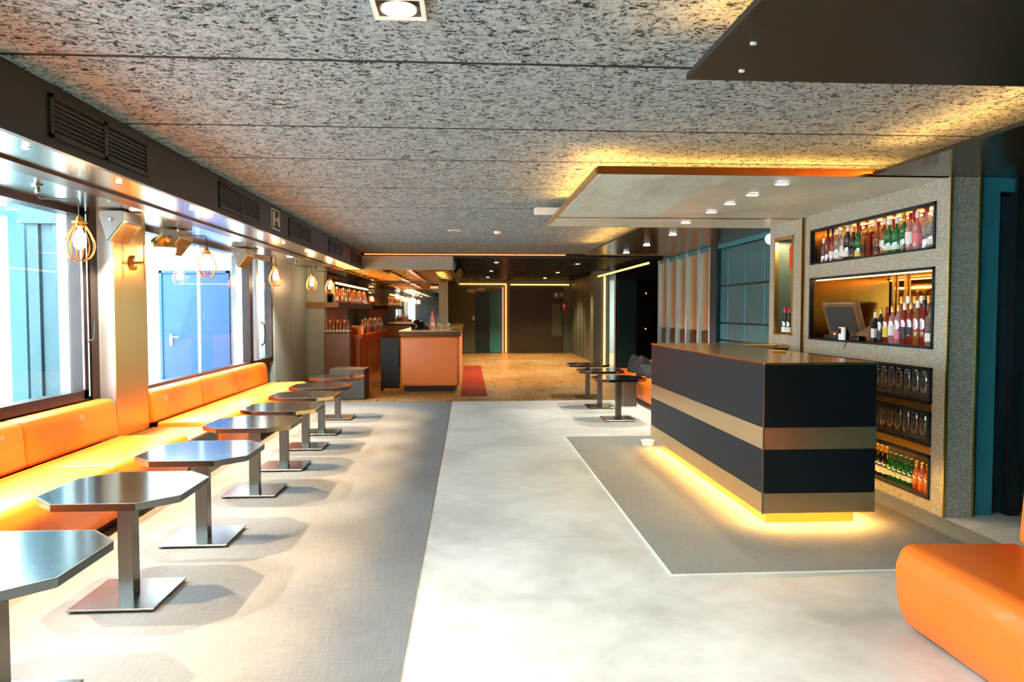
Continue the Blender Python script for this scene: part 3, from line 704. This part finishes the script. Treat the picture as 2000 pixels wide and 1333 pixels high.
bench('banquette', 'long orange leather banquette under the big window, nearest the viewer', -2.37, -2.95, -3.13, .6, 6.22, .46, .765, [2.2, 3.6, 4.96], 1)
bench('banquette', 'orange leather banquette under the courtyard window, beyond the brass pier', -2.37, -2.95, -3.13, 6.94, 10.75, .46, .745, [8.15, 9.40], 1)
bench('banquette', 'large orange leather seat at the lower right, nearest the viewer', 2.01, 2.60, 2.84, -1.2, 3.22, .41, .74, [], -1, .02)
bench('banquette', 'orange leather bench behind the black bar with dark clothes on it', 2.72, 3.25, 3.45, 8.9, 12.9, .46, .62, [10.2, 11.6], -1)
# brass block between the benches
t = thing('side_block', 'bronze side block between the two banquettes', 'side table', (-2.67, 6.58, 0))
G().box(-.30, .29, -.34, .34, .0065, .385).build('body', 'grey_green', t); G().box(-.31, .30, -.35, .35, .385, .405, .003, 1).build('top', 'brass', t)

# ================================================================== TABLES
def make_table():
    t = thing('cafe_table', 'x', 'table')
    h, c = .345, .15
    def oct_(h, c): return [(-h + c, -h), (h - c, -h), (h, -h + c), (h, h - c), (h - c, h), (-h + c, h), (-h, h - c), (-h, -h + c)]
    tp = G().prism(oct_(h, c), .548, .583, 'z', .002, 1).build('table_top', 'table_steel', t)
    G().prism(oct_(h + .0015, c), .5825, .585, 'z').build('top_edge', 'steel', tp)
    G().prism(oct_(h - .006, c - .003), .5851, .5856, 'z').build('top_sheet', 'table_steel', tp)
    G().box(-.038, .038, -.038, .038, .02, .548, .002, 1).build('pedestal', 'steel_dark', t)
    G().box(-.09, .09, -.09, .09, .538, .548).build('mounting_plate', 'steel_dark', t)
    G().lathe([(.007, -.042), (.007, -.038)], 10, (0, 0, .50), axis='y').build('bolt', 'steel', t)
    G().box(-.21, .21, -.21, .21, .012, .022, .002, 1).build('base_plate', 'steel', t)
    for sx in (-1, 1):
        for sy in (-1, 1): G().lathe([(.018, 0), (.018, .012)], 10, (sx * .17, sy * .17, 0)).build('foot', 'black_matte', t)
    return t
tb = make_table()
lt = [(-1.75, 2.70), (-1.77, 3.80), (-1.74, 4.77), (-1.76, 5.98), (-1.76, 6.92), (-1.78, 7.92), (-1.80, 8.86), (-1.82, 10.07)]
for i, (x, y) in enumerate(lt):
    o = tb if i == 0 else copy_tree(tb); o.location = (x, y, .006)
    w = ['nearest the viewer, cut by the frame', 'second', 'third', 'fourth', 'fifth', 'sixth', 'seventh', 'eighth and farthest'][i]
    tag(o, f'octagonal steel pedestal table in the left row, {w}' + (' from the viewer' if 0 < i < 7 else ''), 'table', 'octagonal tables by the windows')
for i, (x, y) in enumerate([(2.06, 9.75), (2.04, 11.05), (2.06, 12.3)]):
    o = copy_tree(tb); o.location = (x, y, 0.0)
    tag(o, 'octagonal steel pedestal table right of the aisle, ' + ['nearest the black bar', 'middle of three', 'farthest of three'][i], 'table', 'octagonal tables right of the aisle')

# ================================================================== CARPETS
tag(G().box(-2.455, -.28, -1, 11.9, 0, .006).build('carpet', 'carpet'), 'woven grey beige carpet under the left row of tables', 'carpet')
t = thing('floor_mat', 'grey woven mat with white edge strip under the black bar', 'mat', (1.15, 3.95, 0))
G().box(0, 2.27, 0, 4.48, 0, .005).build('fabric', 'mat_fabric', t)
G().box(-.012, 0, -.01, 4.48, 0, .007).box(-.012, 2.27, -.012, 0, 0, .006).build('edge_strip', 'sign_white', t)
tag(G().box(-.14, .33, 12.6, 19.6, 0, .006).build('runner_mat', 'red_mat'), 'red runner mat along the side of the orange bar', 'mat')

# ================================================================== BLACK BAR
t = thing('bar_counter', 'black steel bar counter with brass bands and amber light underneath', 'bar counter', (2.40, 6.23, 0))
def bb(nm, m, g): return g.build(nm, m, t)
X0, X1, B0, B1 = -.40, .39, -1.50, 1.50
bb('lower_panel', 'blued_steel', G().box(X0, X1, B0, B1, .255, .557, .002, 1))
bb('upper_panel', 'blued_steel', G().box(X0, X1, B0, B1, .706, 1.135, .002, 1))
bb('middle_band', 'brass_band', G().box(X0 - .003, X1 + .003, B0 - .003, B1 + .003, .557, .706, .002, 1))
bb('bottom_band', 'brass_band', G().box(X0 - .003, X1 + .003, B0 - .003, B1 + .003, .115, .255, .002, 1))
bb('counter_top', 'bronze_top', G().box(X0 - .004, X1 + .004, B0 - .004, B1 + .004, 1.135, 1.15, .002, 1))
bb('corner_trim', 'steel', G().box(X0 - .005, X0 + .004, B0 - .005, B0 + .004, .115, 1.14))
bb('plinth', 'brass', G().box(X0 + .09, X1 - .06, B0 + .16, B1 - .1, 0.002, .115))
bb('led_strip', 'led_bar', G().box(X0 + .045, X0 + .06, B0 + .05, B1 - .05, .103, .113))
bb('led_strip', 'led_bar', G().box(X0 + .06, X1 - .07, B0 + .06, B0 + .075, .103, .113))
bb('led_strip', 'led_bar', G().box(X1 - .04, X1 - .025, B0 + .05, B1 - .05, .103, .113))
t = thing('return_counter', 'dark counter joining the black bar to the mosaic wall', 'counter', (3.12, 7.75, 0))
G().box(-.32, .30, -.22, .22, .0, 1.10).build('body', 'black_panel', t); G().box(-.325, .31, -.235, .235, 1.10, 1.14, .003, 1).build('top', 'bronze_top', t)
tag(G().lathe([(.055, 0), (.06, .015), (.05, .018)], 20, (2.62, 5.9, 1.151)).build('coaster', 'brass', smooth=True), 'small round brass coaster on the black bar top', 'coaster')
tag(G().lathe([(.06, 0.0), (.075, .05), (.08, .055), (.068, .056), (.055, .012)], 20, (1.99, 7.83, .006)).build('floor_bowl', 'white_plastic', smooth=True), 'small white bowl on the floor behind the black bar corner', 'bowl')

# ================================================================== BOTTLES
CACHE = {}
PROF = {
 'liquor': [(.034, 0), (.037, .006), (.037, .165), (.033, .185), (.016, .215), (.014, .262)],
 'round': [(.036, 0), (.04, .008), (.042, .12), (.036, .16), (.015, .19), (.014, .25)],
 'tall': [(.032, 0), (.034, .006), (.034, .18), (.026, .20), (.014, .225), (.013, .285)],
 'square': [(.040, 0), (.044, .006), (.044, .16), (.038, .178), (.016, .195), (.015, .235)],
 'beer': [(.028, 0), (.03, .005), (.03, .12), (.024, .145), (.013, .175), (.012, .215)],
 'jar': [(.034, 0), (.038, .006), (.038, .165), (.034, .178), (.026, .188), (.026, .196)],
}
def bottle(kind, g, cap, lab, loc, label, group, s=1.0, rz=0.0, parts=True, cat='bottle', name='bottle', txt=None, xy=1.0):
    pr = PROF[kind]; seg = 4 if kind == 'square' else 12
    key = (kind, g, cap, lab)
    if key not in CACHE:
        top = pr[-1]
        rot = Matrix.Rotation(PI / 4, 4, 'Z') if kind == 'square' else Matrix.Identity(4)
        body = G().lathe(pr, seg).xform(rot).mesh('glass_body', g, kind != 'square')
        cr = top[0] * 1.18
        capm = G().lathe([(cr, top[1] - .03), (cr, top[1] + .012), (cr * .9, top[1] + .016)], 10).mesh('cap', cap, True)
        labm = None
        if lab:
            rr = pr[2][0] * 1.02; q0 = random.uniform(.12, .40); z0 = pr[2][1] * q0; z1 = pr[2][1] * (q0 + random.uniform(.26, .52))
            labm = G().lathe([(rr, z0), (rr, z1)], seg).xform(rot).mesh('label_band', lab, kind != 'square')
        CACHE[key] = (body, capm, labm)
    body, capm, labm = CACHE[key]
    t = thing(name, label, cat, loc, rz, group); t.scale = (s * xy, s * xy, s)
    inst('glass_body', body, t); inst('lid' if kind == 'jar' else 'cap', capm, t)
    if labm:
        l = inst('label_band', labm, t)
        if txt: inst('lettering', text_mesh(txt, .034, 'cap_black'), l, (-pr[2][0] * 1.06, -.004, .08), (PI / 2, 0, -PI / 2))
    return t
# upper niche, left (far) to right (near): front row
up = [('beer', 'g_blue', 'cap_white', None, 'blue glass'), ('tall', 'g_red', 'cap_black', None, 'dark red tall'), ('tall', 'g_red', 'cap_black', 'paper', 'dark red paper-labelled'),
      ('liquor', 'g_clear', 'cap_white', 'paper', 'clear white-capped'), ('liquor', 'g_clear', 'cap_gold', 'paper', 'clear gold-capped'), ('liquor', 'g_dark', 'cap_white', 'paper', 'black white-capped'),
      ('round', 'g_dark', 'cap_gold', 'label_dark', 'black net-covered'), ('round', 'g_green', 'cap_red', 'label_yellow', 'green yellow-labelled'), ('square', 'g_amber', 'cap_gold', 'label_dark', 'square amber'),
      ('square', 'g_red', 'cap_gold', None, 'square deep red'), ('round', 'g_amber', 'cap_red', 'label_dark', 'round amber'), ('liquor', 'g_amber', 'cap_white', 'paper', 'amber paper-labelled'),
      ('round', 'g_green', 'cap_white', 'paper', 'green white-labelled'), ('round', 'g_green', 'cap_white', 'paper', 'green white-labelled'), ('liquor', 'g_green', 'cap_gold', None, 'plain green'),
      ('liquor', 'g_pink', 'cap_red', 'paper', 'pink red-capped'), ('liquor', 'g_pink', 'cap_white', 'label_pink', 'pink white-capped'), ('tall', 'g_clear', 'cap_red', None, 'tall clear red-capped'),
      ('round', 'g_clear', 'cap_white', 'paper', 'round clear'), ('liquor', 'g_pink', 'cap_red', 'label_red', 'pink red-labelled')]
n = len(up)
for i, (k, g, c, l, d) in enumerate(up):
    yy = 6.95 - i * (6.95 - 5.19) / (n - 1)
    bottle(k, g, c, l, (3.53 + random.uniform(-.012, .012), yy, 1.974), f'{d} bottle, {ORD[i]} from left in the upper niche front row', 'front row bottles in the upper niche', 1.10 + random.uniform(-.04, .05), random.uniform(-.3, .3) if k != 'square' else 0, txt='J&B' if l == 'label_yellow' else None, xy=.94)
bk = [('liquor', 'g_clear', 'cap_gold', 'clear gold-capped'), ('tall', 'g_red', 'cap_red', 'red red-capped'), ('tall', 'g_amber', 'cap_gold', 'tall amber'), ('tall', 'g_clear', 'cap_white', 'tall clear'), ('liquor', 'g_amber', 'cap_red', 'amber red-capped')]
for i in range(12):
    k, g, c, d = bk[(i * 3 + i // 4) % 5]
    bottle(k, g, c, None, (3.66, 6.85 - i * .142, 1.974), f'{d} bottle, {ORD[i]} from left in the upper niche back row', 'back row bottles in the upper niche', 1.15)
# till niche: bottles at the right
mid = [('square', 'g_dark', 'cap_white', 'paper', 'square black paper-labelled'), ('liquor', 'g_dark', 'cap_gold', 'label_dark', 'black gold-capped'), ('liquor', 'g_red', 'cap_red', 'label_yellow', 'red yellow-labelled'),
       ('liquor', 'g_pink', 'cap_gold', 'paper', 'pink gold-capped'), ('liquor', 'g_pink', 'cap_gold', 'label_pink', 'pink pink-labelled'), ('liquor', 'g_red', 'cap_white', 'label_dark', 'red dark-labelled'),
       ('liquor', 'g_red', 'cap_gold', 'label_dark', 'red gold-capped'), ('liquor', 'g_amber', 'cap_white', None, 'plain amber'), ('liquor', 'g_red', 'cap_black', None, 'plain red'),
       ('square', 'g_clear', 'cap_black', 'paper', 'square clear paper-labelled'), ('round', 'g_green', 'cap_gold', None, 'round green')]
n = len(mid)
for i, (k, g, c, l, d) in enumerate(mid):
    yy = 6.03 - i * (6.03 - 5.19) / (n - 1)
    bottle(k, g, c, l, (3.53, yy, 1.232), f'{d} bottle, {ORD[i]} from left in the till niche front row', 'front row bottles in the till niche', 1.02 + min(.25, .035 * i), xy=.76)
for i in range(8):
    bottle('tall', ['g_red', 'g_amber', 'g_clear'][i % 3], ['cap_gold', 'cap_white'][i % 2], None, (3.66, 5.86 - i * .09, 1.232), f'{["red", "amber", "clear"][i % 3]} tall bottle, {ORD[i]} from left in the till niche back row', 'back row bottles in the till niche', 1.3)
# jars and small bottles in the lower niches
for r_, (z, nm) in enumerate(((.818, 'upper'), (.50, 'lower'))):
    for i in range(13):
        bottle('jar', 'g_jar', 'g_jar', None, (3.53, 6.5 - i * .108, z), f'clear glass tumbler, {ORD[i]} from left on the {nm} glass shelf', f'glasses on the {nm} glass shelf', 1.15, cat='glass', name='tumbler')
low = [('g_clear', 'cap_white', None, 'clear')] * 1 + [('g_dark', 'cap_gold', 'paper', 'dark paper-labelled')] * 4 + [('g_green', 'cap_green', 'paper', 'green')] * 5 + [('g_orange', 'cap_gold', None, 'orange soda')] * 4
for i, (g, c, l, d) in enumerate(low):
    bottle('beer', g, c, l, (3.53, 6.1 - i * .069, .098), f'small {d} bottle, {ORD[i]} from left in the lowest niche', 'small bottles in the lowest niche', 1.1 if i < 5 else .95)
for i in range(2):
    bottle('beer', 'g_dark', 'cap_red', 'paper', (3.50, 7.745 - i * .11, 1.25), f'dark beer bottle with white red-blue label in green niche, {["left", "right"][i]} of two', 'beer bottles in the green niche', 1.25, txt='1')
t = thing('hanging_tag', 'red arrow-shaped tag hanging at the top of the green niche', 'sign', (3.48, 7.56, 1.96)); 
G().prism([(-.06, 0), (.05, 0), (.05, .20), (.07, .20), (0, .27), (-.07, .20), (-.06, .20)], -.003, .003, 'x').build('plate', 'red_paint', t)
G().tube([(0, 0, .26), (0, 0, .335)], .002, 5).build('string', 'steel', t)
# till
t = thing('till_terminal', 'brown point of sale terminal with tilted screen in the niche', 'till', (3.60, 6.68, 1.23))
G().box(-.12, .12, -.16, .16, 0, .04, .008, 2).build('stand_base', 'black_matte', t)
mt = Matrix.Translation((0, 0, .20)) @ Matrix.Rotation(.35, 4, 'Z') @ Matrix.Rotation(-.35, 4, 'Y')
G().box(-.03, .03, -.20, .20, -.17, .17, .012, 2).xform(mt).build('screen_housing', 'brown_plastic', t)
G().box(-.036, -.03, -.16, .16, -.12, .13).xform(mt).build('screen', 'dark_grey', t)
G().box(.0, .05, -.04, .04, .03, .16).build('neck', 'black_matte', t)
G().box(-.10, -.095, -.02, .0, .045, .06).build('power_lamp', 'tiny_red', t)
t = thing('receipt_printer', 'dark receipt printer with sloped lid beside the till', 'printer', (3.655, 6.24, 1.23)); G().prism([(-.12, 0), (.12, 0), (.12, .15), (.02, .15), (-.12, .07)], -.10, .10, 'y', .008, 2).build('body', 'brown_plastic', t); G().box(-.02, .04, -.08, .08, .15, .156).build('paper_slot', 'black_matte', t)
t = thing('card_reader', 'small black card reader lying before the printer', 'card reader', (3.485, 6.24, 1.23)); G().box(-.035, .035, -.08, .08, 0, .045, .01, 2).build('body', 'black_gloss', t); G().box(-.03, .03, .02, .07, .045, .048).build('screen', 'grey_plastic', t)
t = thing('card_terminal', 'upright white card with dark square beside the till', 'card holder', (3.465, 6.46, 1.23)); G().box(-.01, .01, -.05, .05, 0, .12, .003, 1).build('plate', 'white_plastic', t); G().box(-.014, -.01, .0, .045, .06, .11).build('screen', 'black_gloss', t)
for i, (x, yy) in enumerate(((3.80, 6.40), (3.80, 6.48))):
    t = thing('steel_cup', f'small steel cup behind the printer, {["right", "left"][i]} of two', 'cup', (x, yy, 1.23), 0, 'steel cups in the till niche'); G().lathe([(.028, 0), (.036, .15), (.033, .15), (.025, .01)], 14).build('cup_wall', 'steel', t, True); G().lathe([(.037, .148), (.037, .153)], 14).build('rim', 'brass', t)
t = thing('globe_sconce', 'small white globe lamp at the far edge of the mosaic wall', 'wall lamp', (3.475, 8.105, 2.33)); G().lathe([(.004, -.065), (.043, -.047), (.065, 0), (.043, .047), (.004, .065)], 18).build('glass_globe', 'wall_globe', t, True); G().box(.05, .19, -.012, .012, -.012, .012).build('arm', 'brass', t)

# ================================================================== RIGHT TABLE CORNER CLUTTER
t = thing('metal_bin', 'dark square metal bin with handle beside the right bench', 'bin', (2.53, 11.2, 0)); G().prism([(-.11, -.11), (.11, -.11), (.11, .11), (-.11, .11)], 0, .36, 'z', .008, 2).build('body', 'steel_dark', t); G().box(-.12, .12, -.12, .12, .36, .375, .003, 1).build('lid', 'black_matte', t); G().tube([(-.02, -.112, .22), (-.02, -.14, .22), (.08, -.14, .22), (.08, -.112, .22)], .008, 6).build('handle', 'steel', t)
def cloth(label, x, y, z, sx, sy, sz, seed, rz):
    rnd = random.Random(seed); g = G(); nx, ny = 22, 16; vs = []
    ph = [rnd.uniform(0, 6) for _ in range(6)]
    for j in range(ny + 1):
        for i in range(nx + 1):
            u, v = i / nx * 2 - 1, j / ny * 2 - 1
            r = max(0, 1 - (abs(u) ** 2.6)) ** .5 * max(0, 1 - abs(v) ** 2.6) ** .5
            h = sz * r * (.72 + .14 * math.sin(u * 4 + ph[0] + v * 2) + .10 * math.sin(v * 5 + ph[1] - u * 3))
            vs.append(g.bm.verts.new((u * sx + .03 * math.sin(v * 5 + ph[2]), v * sy + .03 * math.sin(u * 6 + ph[3]), max(.004, h))))
    for j in range(ny):
        for i in range(nx):
            a = j * (nx + 1) + i; g.bm.faces.new((vs[a], vs[a + 1], vs[a + nx + 2], vs[a + nx + 1]))
    ext = bmesh.ops.extrude_face_region(g.bm, geom=list(g.bm.faces))
    for v in ext['geom']:
        if isinstance(v, bmesh.types.BMVert): v.co.z = 0
    bmesh.ops.recalc_face_normals(g.bm, faces=list(g.bm.faces))
    o = g.build('folded_jacket', 'cloth_black', smooth=True); o.location = (x, y, z); o.rotation_euler = (0, 0, rz)
    tag(o, label, 'jacket', 'dark clothes on the right bench')
cloth('rumpled dark jacket on the right bench, nearest the tables', 2.96, 11.30, .462, .20, .40, .22, 3, .1)
cloth('rumpled dark coat heaped at the back of the right bench', 2.98, 12.25, .462, .20, .40, .34, 5, -.15)
for i, z in enumerate((.0, .03)):
    t = thing('paper_folder', f'pale folder on the right bench beside the dark clothes, {["lower", "upper"][i]} of two', 'folder', (2.98, 10.52, .462 + z), .2 * i, 'folders on the right bench'); G().box(-.12, .12, -.16, .16, 0, .006).box(-.12, .12, -.16, .16, .022, .028).build('cover', 'label_dark', t); G().box(-.11, .118, -.155, .155, .006, .022).build('pages', 'paper', t)

# ================================================================== ORANGE BAR AND BACK BAR
t = thing('orange_bar', 'orange leather fronted bar counter with bronze top at the far end', 'bar counter', (-.71, 17.1, 0))
G().box(-.56, .53, -3.68, 3.68, .09, 1.03, .05, 4).build('upholstered_front', 'orange_vinyl', t, True)
G().box(-.50, .46, -3.6, 3.6, 0.007, .10).build('plinth', 'black_matte', t)
G().box(-.57, .565, -3.72, 3.72, 1.03, 1.12).build('top_apron', 'bronze_dark', t); G().box(-.575, .57, -3.73, 3.73, 1.12, 1.14).build('counter_top', 'bronze_top', t)
t = thing('bar_gate', 'black swing gate at the left of the orange bar', 'gate', (-1.47, 13.55, 0)); G().box(-.17, .17, -.03, .03, .05, 1.0, .005, 1).build('leaf', 'black_matte', t); G().box(-.17, -.13, -.035, .035, .0, 1.02).build('post', 'black_matte', t)
t = thing('rear_counter', 'dark counter closing the far end of the orange bar', 'counter', (-1.9, 20.2, 0)); G().box(-.6, .55, -.3, .3, 0, 1.10).build('body', 'wood_brown', t); G().box(-.62, .57, -.32, .32, 1.10, 1.16).build('top', 'black_panel', t)
t = thing('storage_box', 'dark grey square box at the near end of the back bar', 'box', (-2.05, 12.5, 0)); G().box(-.29, .29, -.3, .3, .006, .50, .008, 2).build('body', 'dark_grey', t); G().box(-.295, .295, -.305, .305, .50, .515, .003, 1).build('lid', 'dark_grey', t); G().lathe([(.012, -.006), (.012, 0)], 10, (.24, -.3, .06), axis='y').build('knob', 'steel', t)
t = thing('back_bar', 'brown wooden back bar counter behind the orange bar', 'counter', (-2.6, 16.9, 0))
G().box(-.59, .42, -2.4, 2.4, .0, .95).build('body', 'wood_orange', t); G().box(-.59, .47, -2.42, 2.42, .95, 1.01, .004, 1).build('ledge', 'wood_orange', t)
for k in range(5): G().box(.42, .43, -2.2 + k * .9, -1.4 + k * .9, .1, .85).build('cabinet_door', 'wood_brown', t)
t = thing('end_cabinet', 'brown cabinet with small bottles at the near end of the back bar', 'cabinet', (-2.55, 14.25, 0)); G().box(-.24, .25, -.21, .21, 0, 1.06).build('body', 'wood_brown', t); G().box(-.245, .255, -.215, .215, 1.06, 1.075).build('top', 'bronze_dark', t); G().box(-.22, .23, -.222, -.21, .08, 1.0).build('door', 'wood_brown', t)
t = thing('back_bar_shelf', 'dark bottle shelf with amber light above the back bar', 'shelf', (-2.85, 16.6, 1.57)); G().box(-.34, .33, -2.5, 2.5, 0, .10).build('board', 'wood_brown', t); G().box(.33, .335, -2.5, 2.5, .01, .09).build('edge_band', 'bronze_dark', t)
G().box(-3.2, -3.18, 14.5, 19.1, 1.68, 2.33).build('wall_mirror_pane', 'mirror_bronze', wbb); G().box(-3.2, -3.18, 14.5, 19.1, 1.02, 1.56).build('wall_panel', 'wood_orange', wbb)
t = thing('light_bar', 'amber light bar above the back bar bottle shelf', 'light strip', (-2.85, 16.6, 1.57))
G().box(.28, .31, -2.5, 1.8, .46, .485).build('led_strip', 'led_amber', t); G().box(.24, .29, -2.5, 1.8, .455, .50).build('led_channel', 'bronze_dark', t)
for yy in (-2.2, 1.5): G().box(.262, .268, yy, yy + .006, .50, .81).build('hanger', 'bronze_dark', t)
cc = ['g_clear', 'g_amber', 'g_red', 'g_yellow', 'g_amber', 'g_green', 'g_pink']; nmc = {'g_clear': 'clear', 'g_amber': 'amber', 'g_red': 'red', 'g_yellow': 'yellow', 'g_green': 'green', 'g_pink': 'pink'}
for i in range(18):
    g = cc[(i * 4 + i // 3) % 7]
    bottle(['liquor', 'tall', 'round'][i % 3], g, ['cap_gold', 'cap_white', 'cap_red'][i % 3], [None, 'paper'][i % 2], (-2.62, 14.25 + i * .25, 1.67), f'{nmc[g]} bottle, {ORD[i]} from left on the back bar shelf', 'bottles on the back bar shelf', 1.05)
for r_ in range(2):
    for i in range(7):
        bottle('beer', ['g_amber', 'g_red'][r_], ['cap_red', 'cap_gold'][i % 2], 'paper', (-2.755 + i * .069, 14.1 + r_ * .12, 1.0755), f'{["amber", "red"][r_]} small bottle, {ORD[i]} from left, {["front", "back"][r_]} row on the back bar cabinet', 'small bottles on the back bar cabinet', 1.1)
for i in range(9):
    g = cc[(i * 3) % 7]
    bottle(['liquor', 'tall'][i % 2], g, ['cap_gold', 'cap_white'][i % 2], None, (-2.28, 15.6 + i * .42, 1.01), f'{nmc[g]} bottle, {ORD[i]} from left on the back bar ledge', 'bottles on the back bar ledge', 1.1)
t = thing('ice_box', 'pinkish steel box on the back bar ledge', 'box', (-2.25, 14.9, 1.01)); G().box(-.12, .12, -.14, .14, 0, .17, .01, 2).build('body', 'copper', t); G().box(-.125, .125, -.145, .145, .17, .185, .004, 1).build('lid', 'steel', t)
# on the orange bar
t = thing('helmet', 'black shiny helmet resting on the orange bar top', 'helmet', (-1.02, 14.6, 1.14)); G().lathe([(.135, 0), (.15, .05), (.14, .11), (.09, .165), (.03, .185), (.004, .187)], 22).build('shell', 'black_gloss', t, True); G().prism([(.10, .0), (.24, .0), (.22, .03), (.12, .10)], -.09, .09, 'y', .01, 2).build('visor', 'black_gloss', t)
for i, (x, y) in enumerate(((-.72, 14.3), (-.60, 14.7), (-.52, 14.4), (-.42, 14.9))):
    t = thing('drinking_glass', f'small clear glass on the orange bar top, {ORD[i]} from left', 'glass', (x, y, 1.14), 0, 'glasses on the orange bar'); G().lathe([(.03, 0), (.038, .11), (.036, .11), (.028, .008)], 14).build('wall', 'g_clear', t, True); G().lathe([(.028, .006), (.034, .05)], 12).build('drink', 'g_yellow', t)
bottle('tall', 'g_pink', 'cap_red', 'paper', (-.78, 15.6, 1.14), 'tall pale bottle with red cap standing on the orange bar', None, 1.2)
tag(G().tube([(3.46, 6.02 + .28, 1.236), (3.43, 6.30, 1.233), (3.427, 6.33, 1.19), (3.425, 6.36, 1.16)], .004, 6).build('cable', 'black_matte', smooth=True), 'short black cable end hanging over the till niche sill', 'cable')
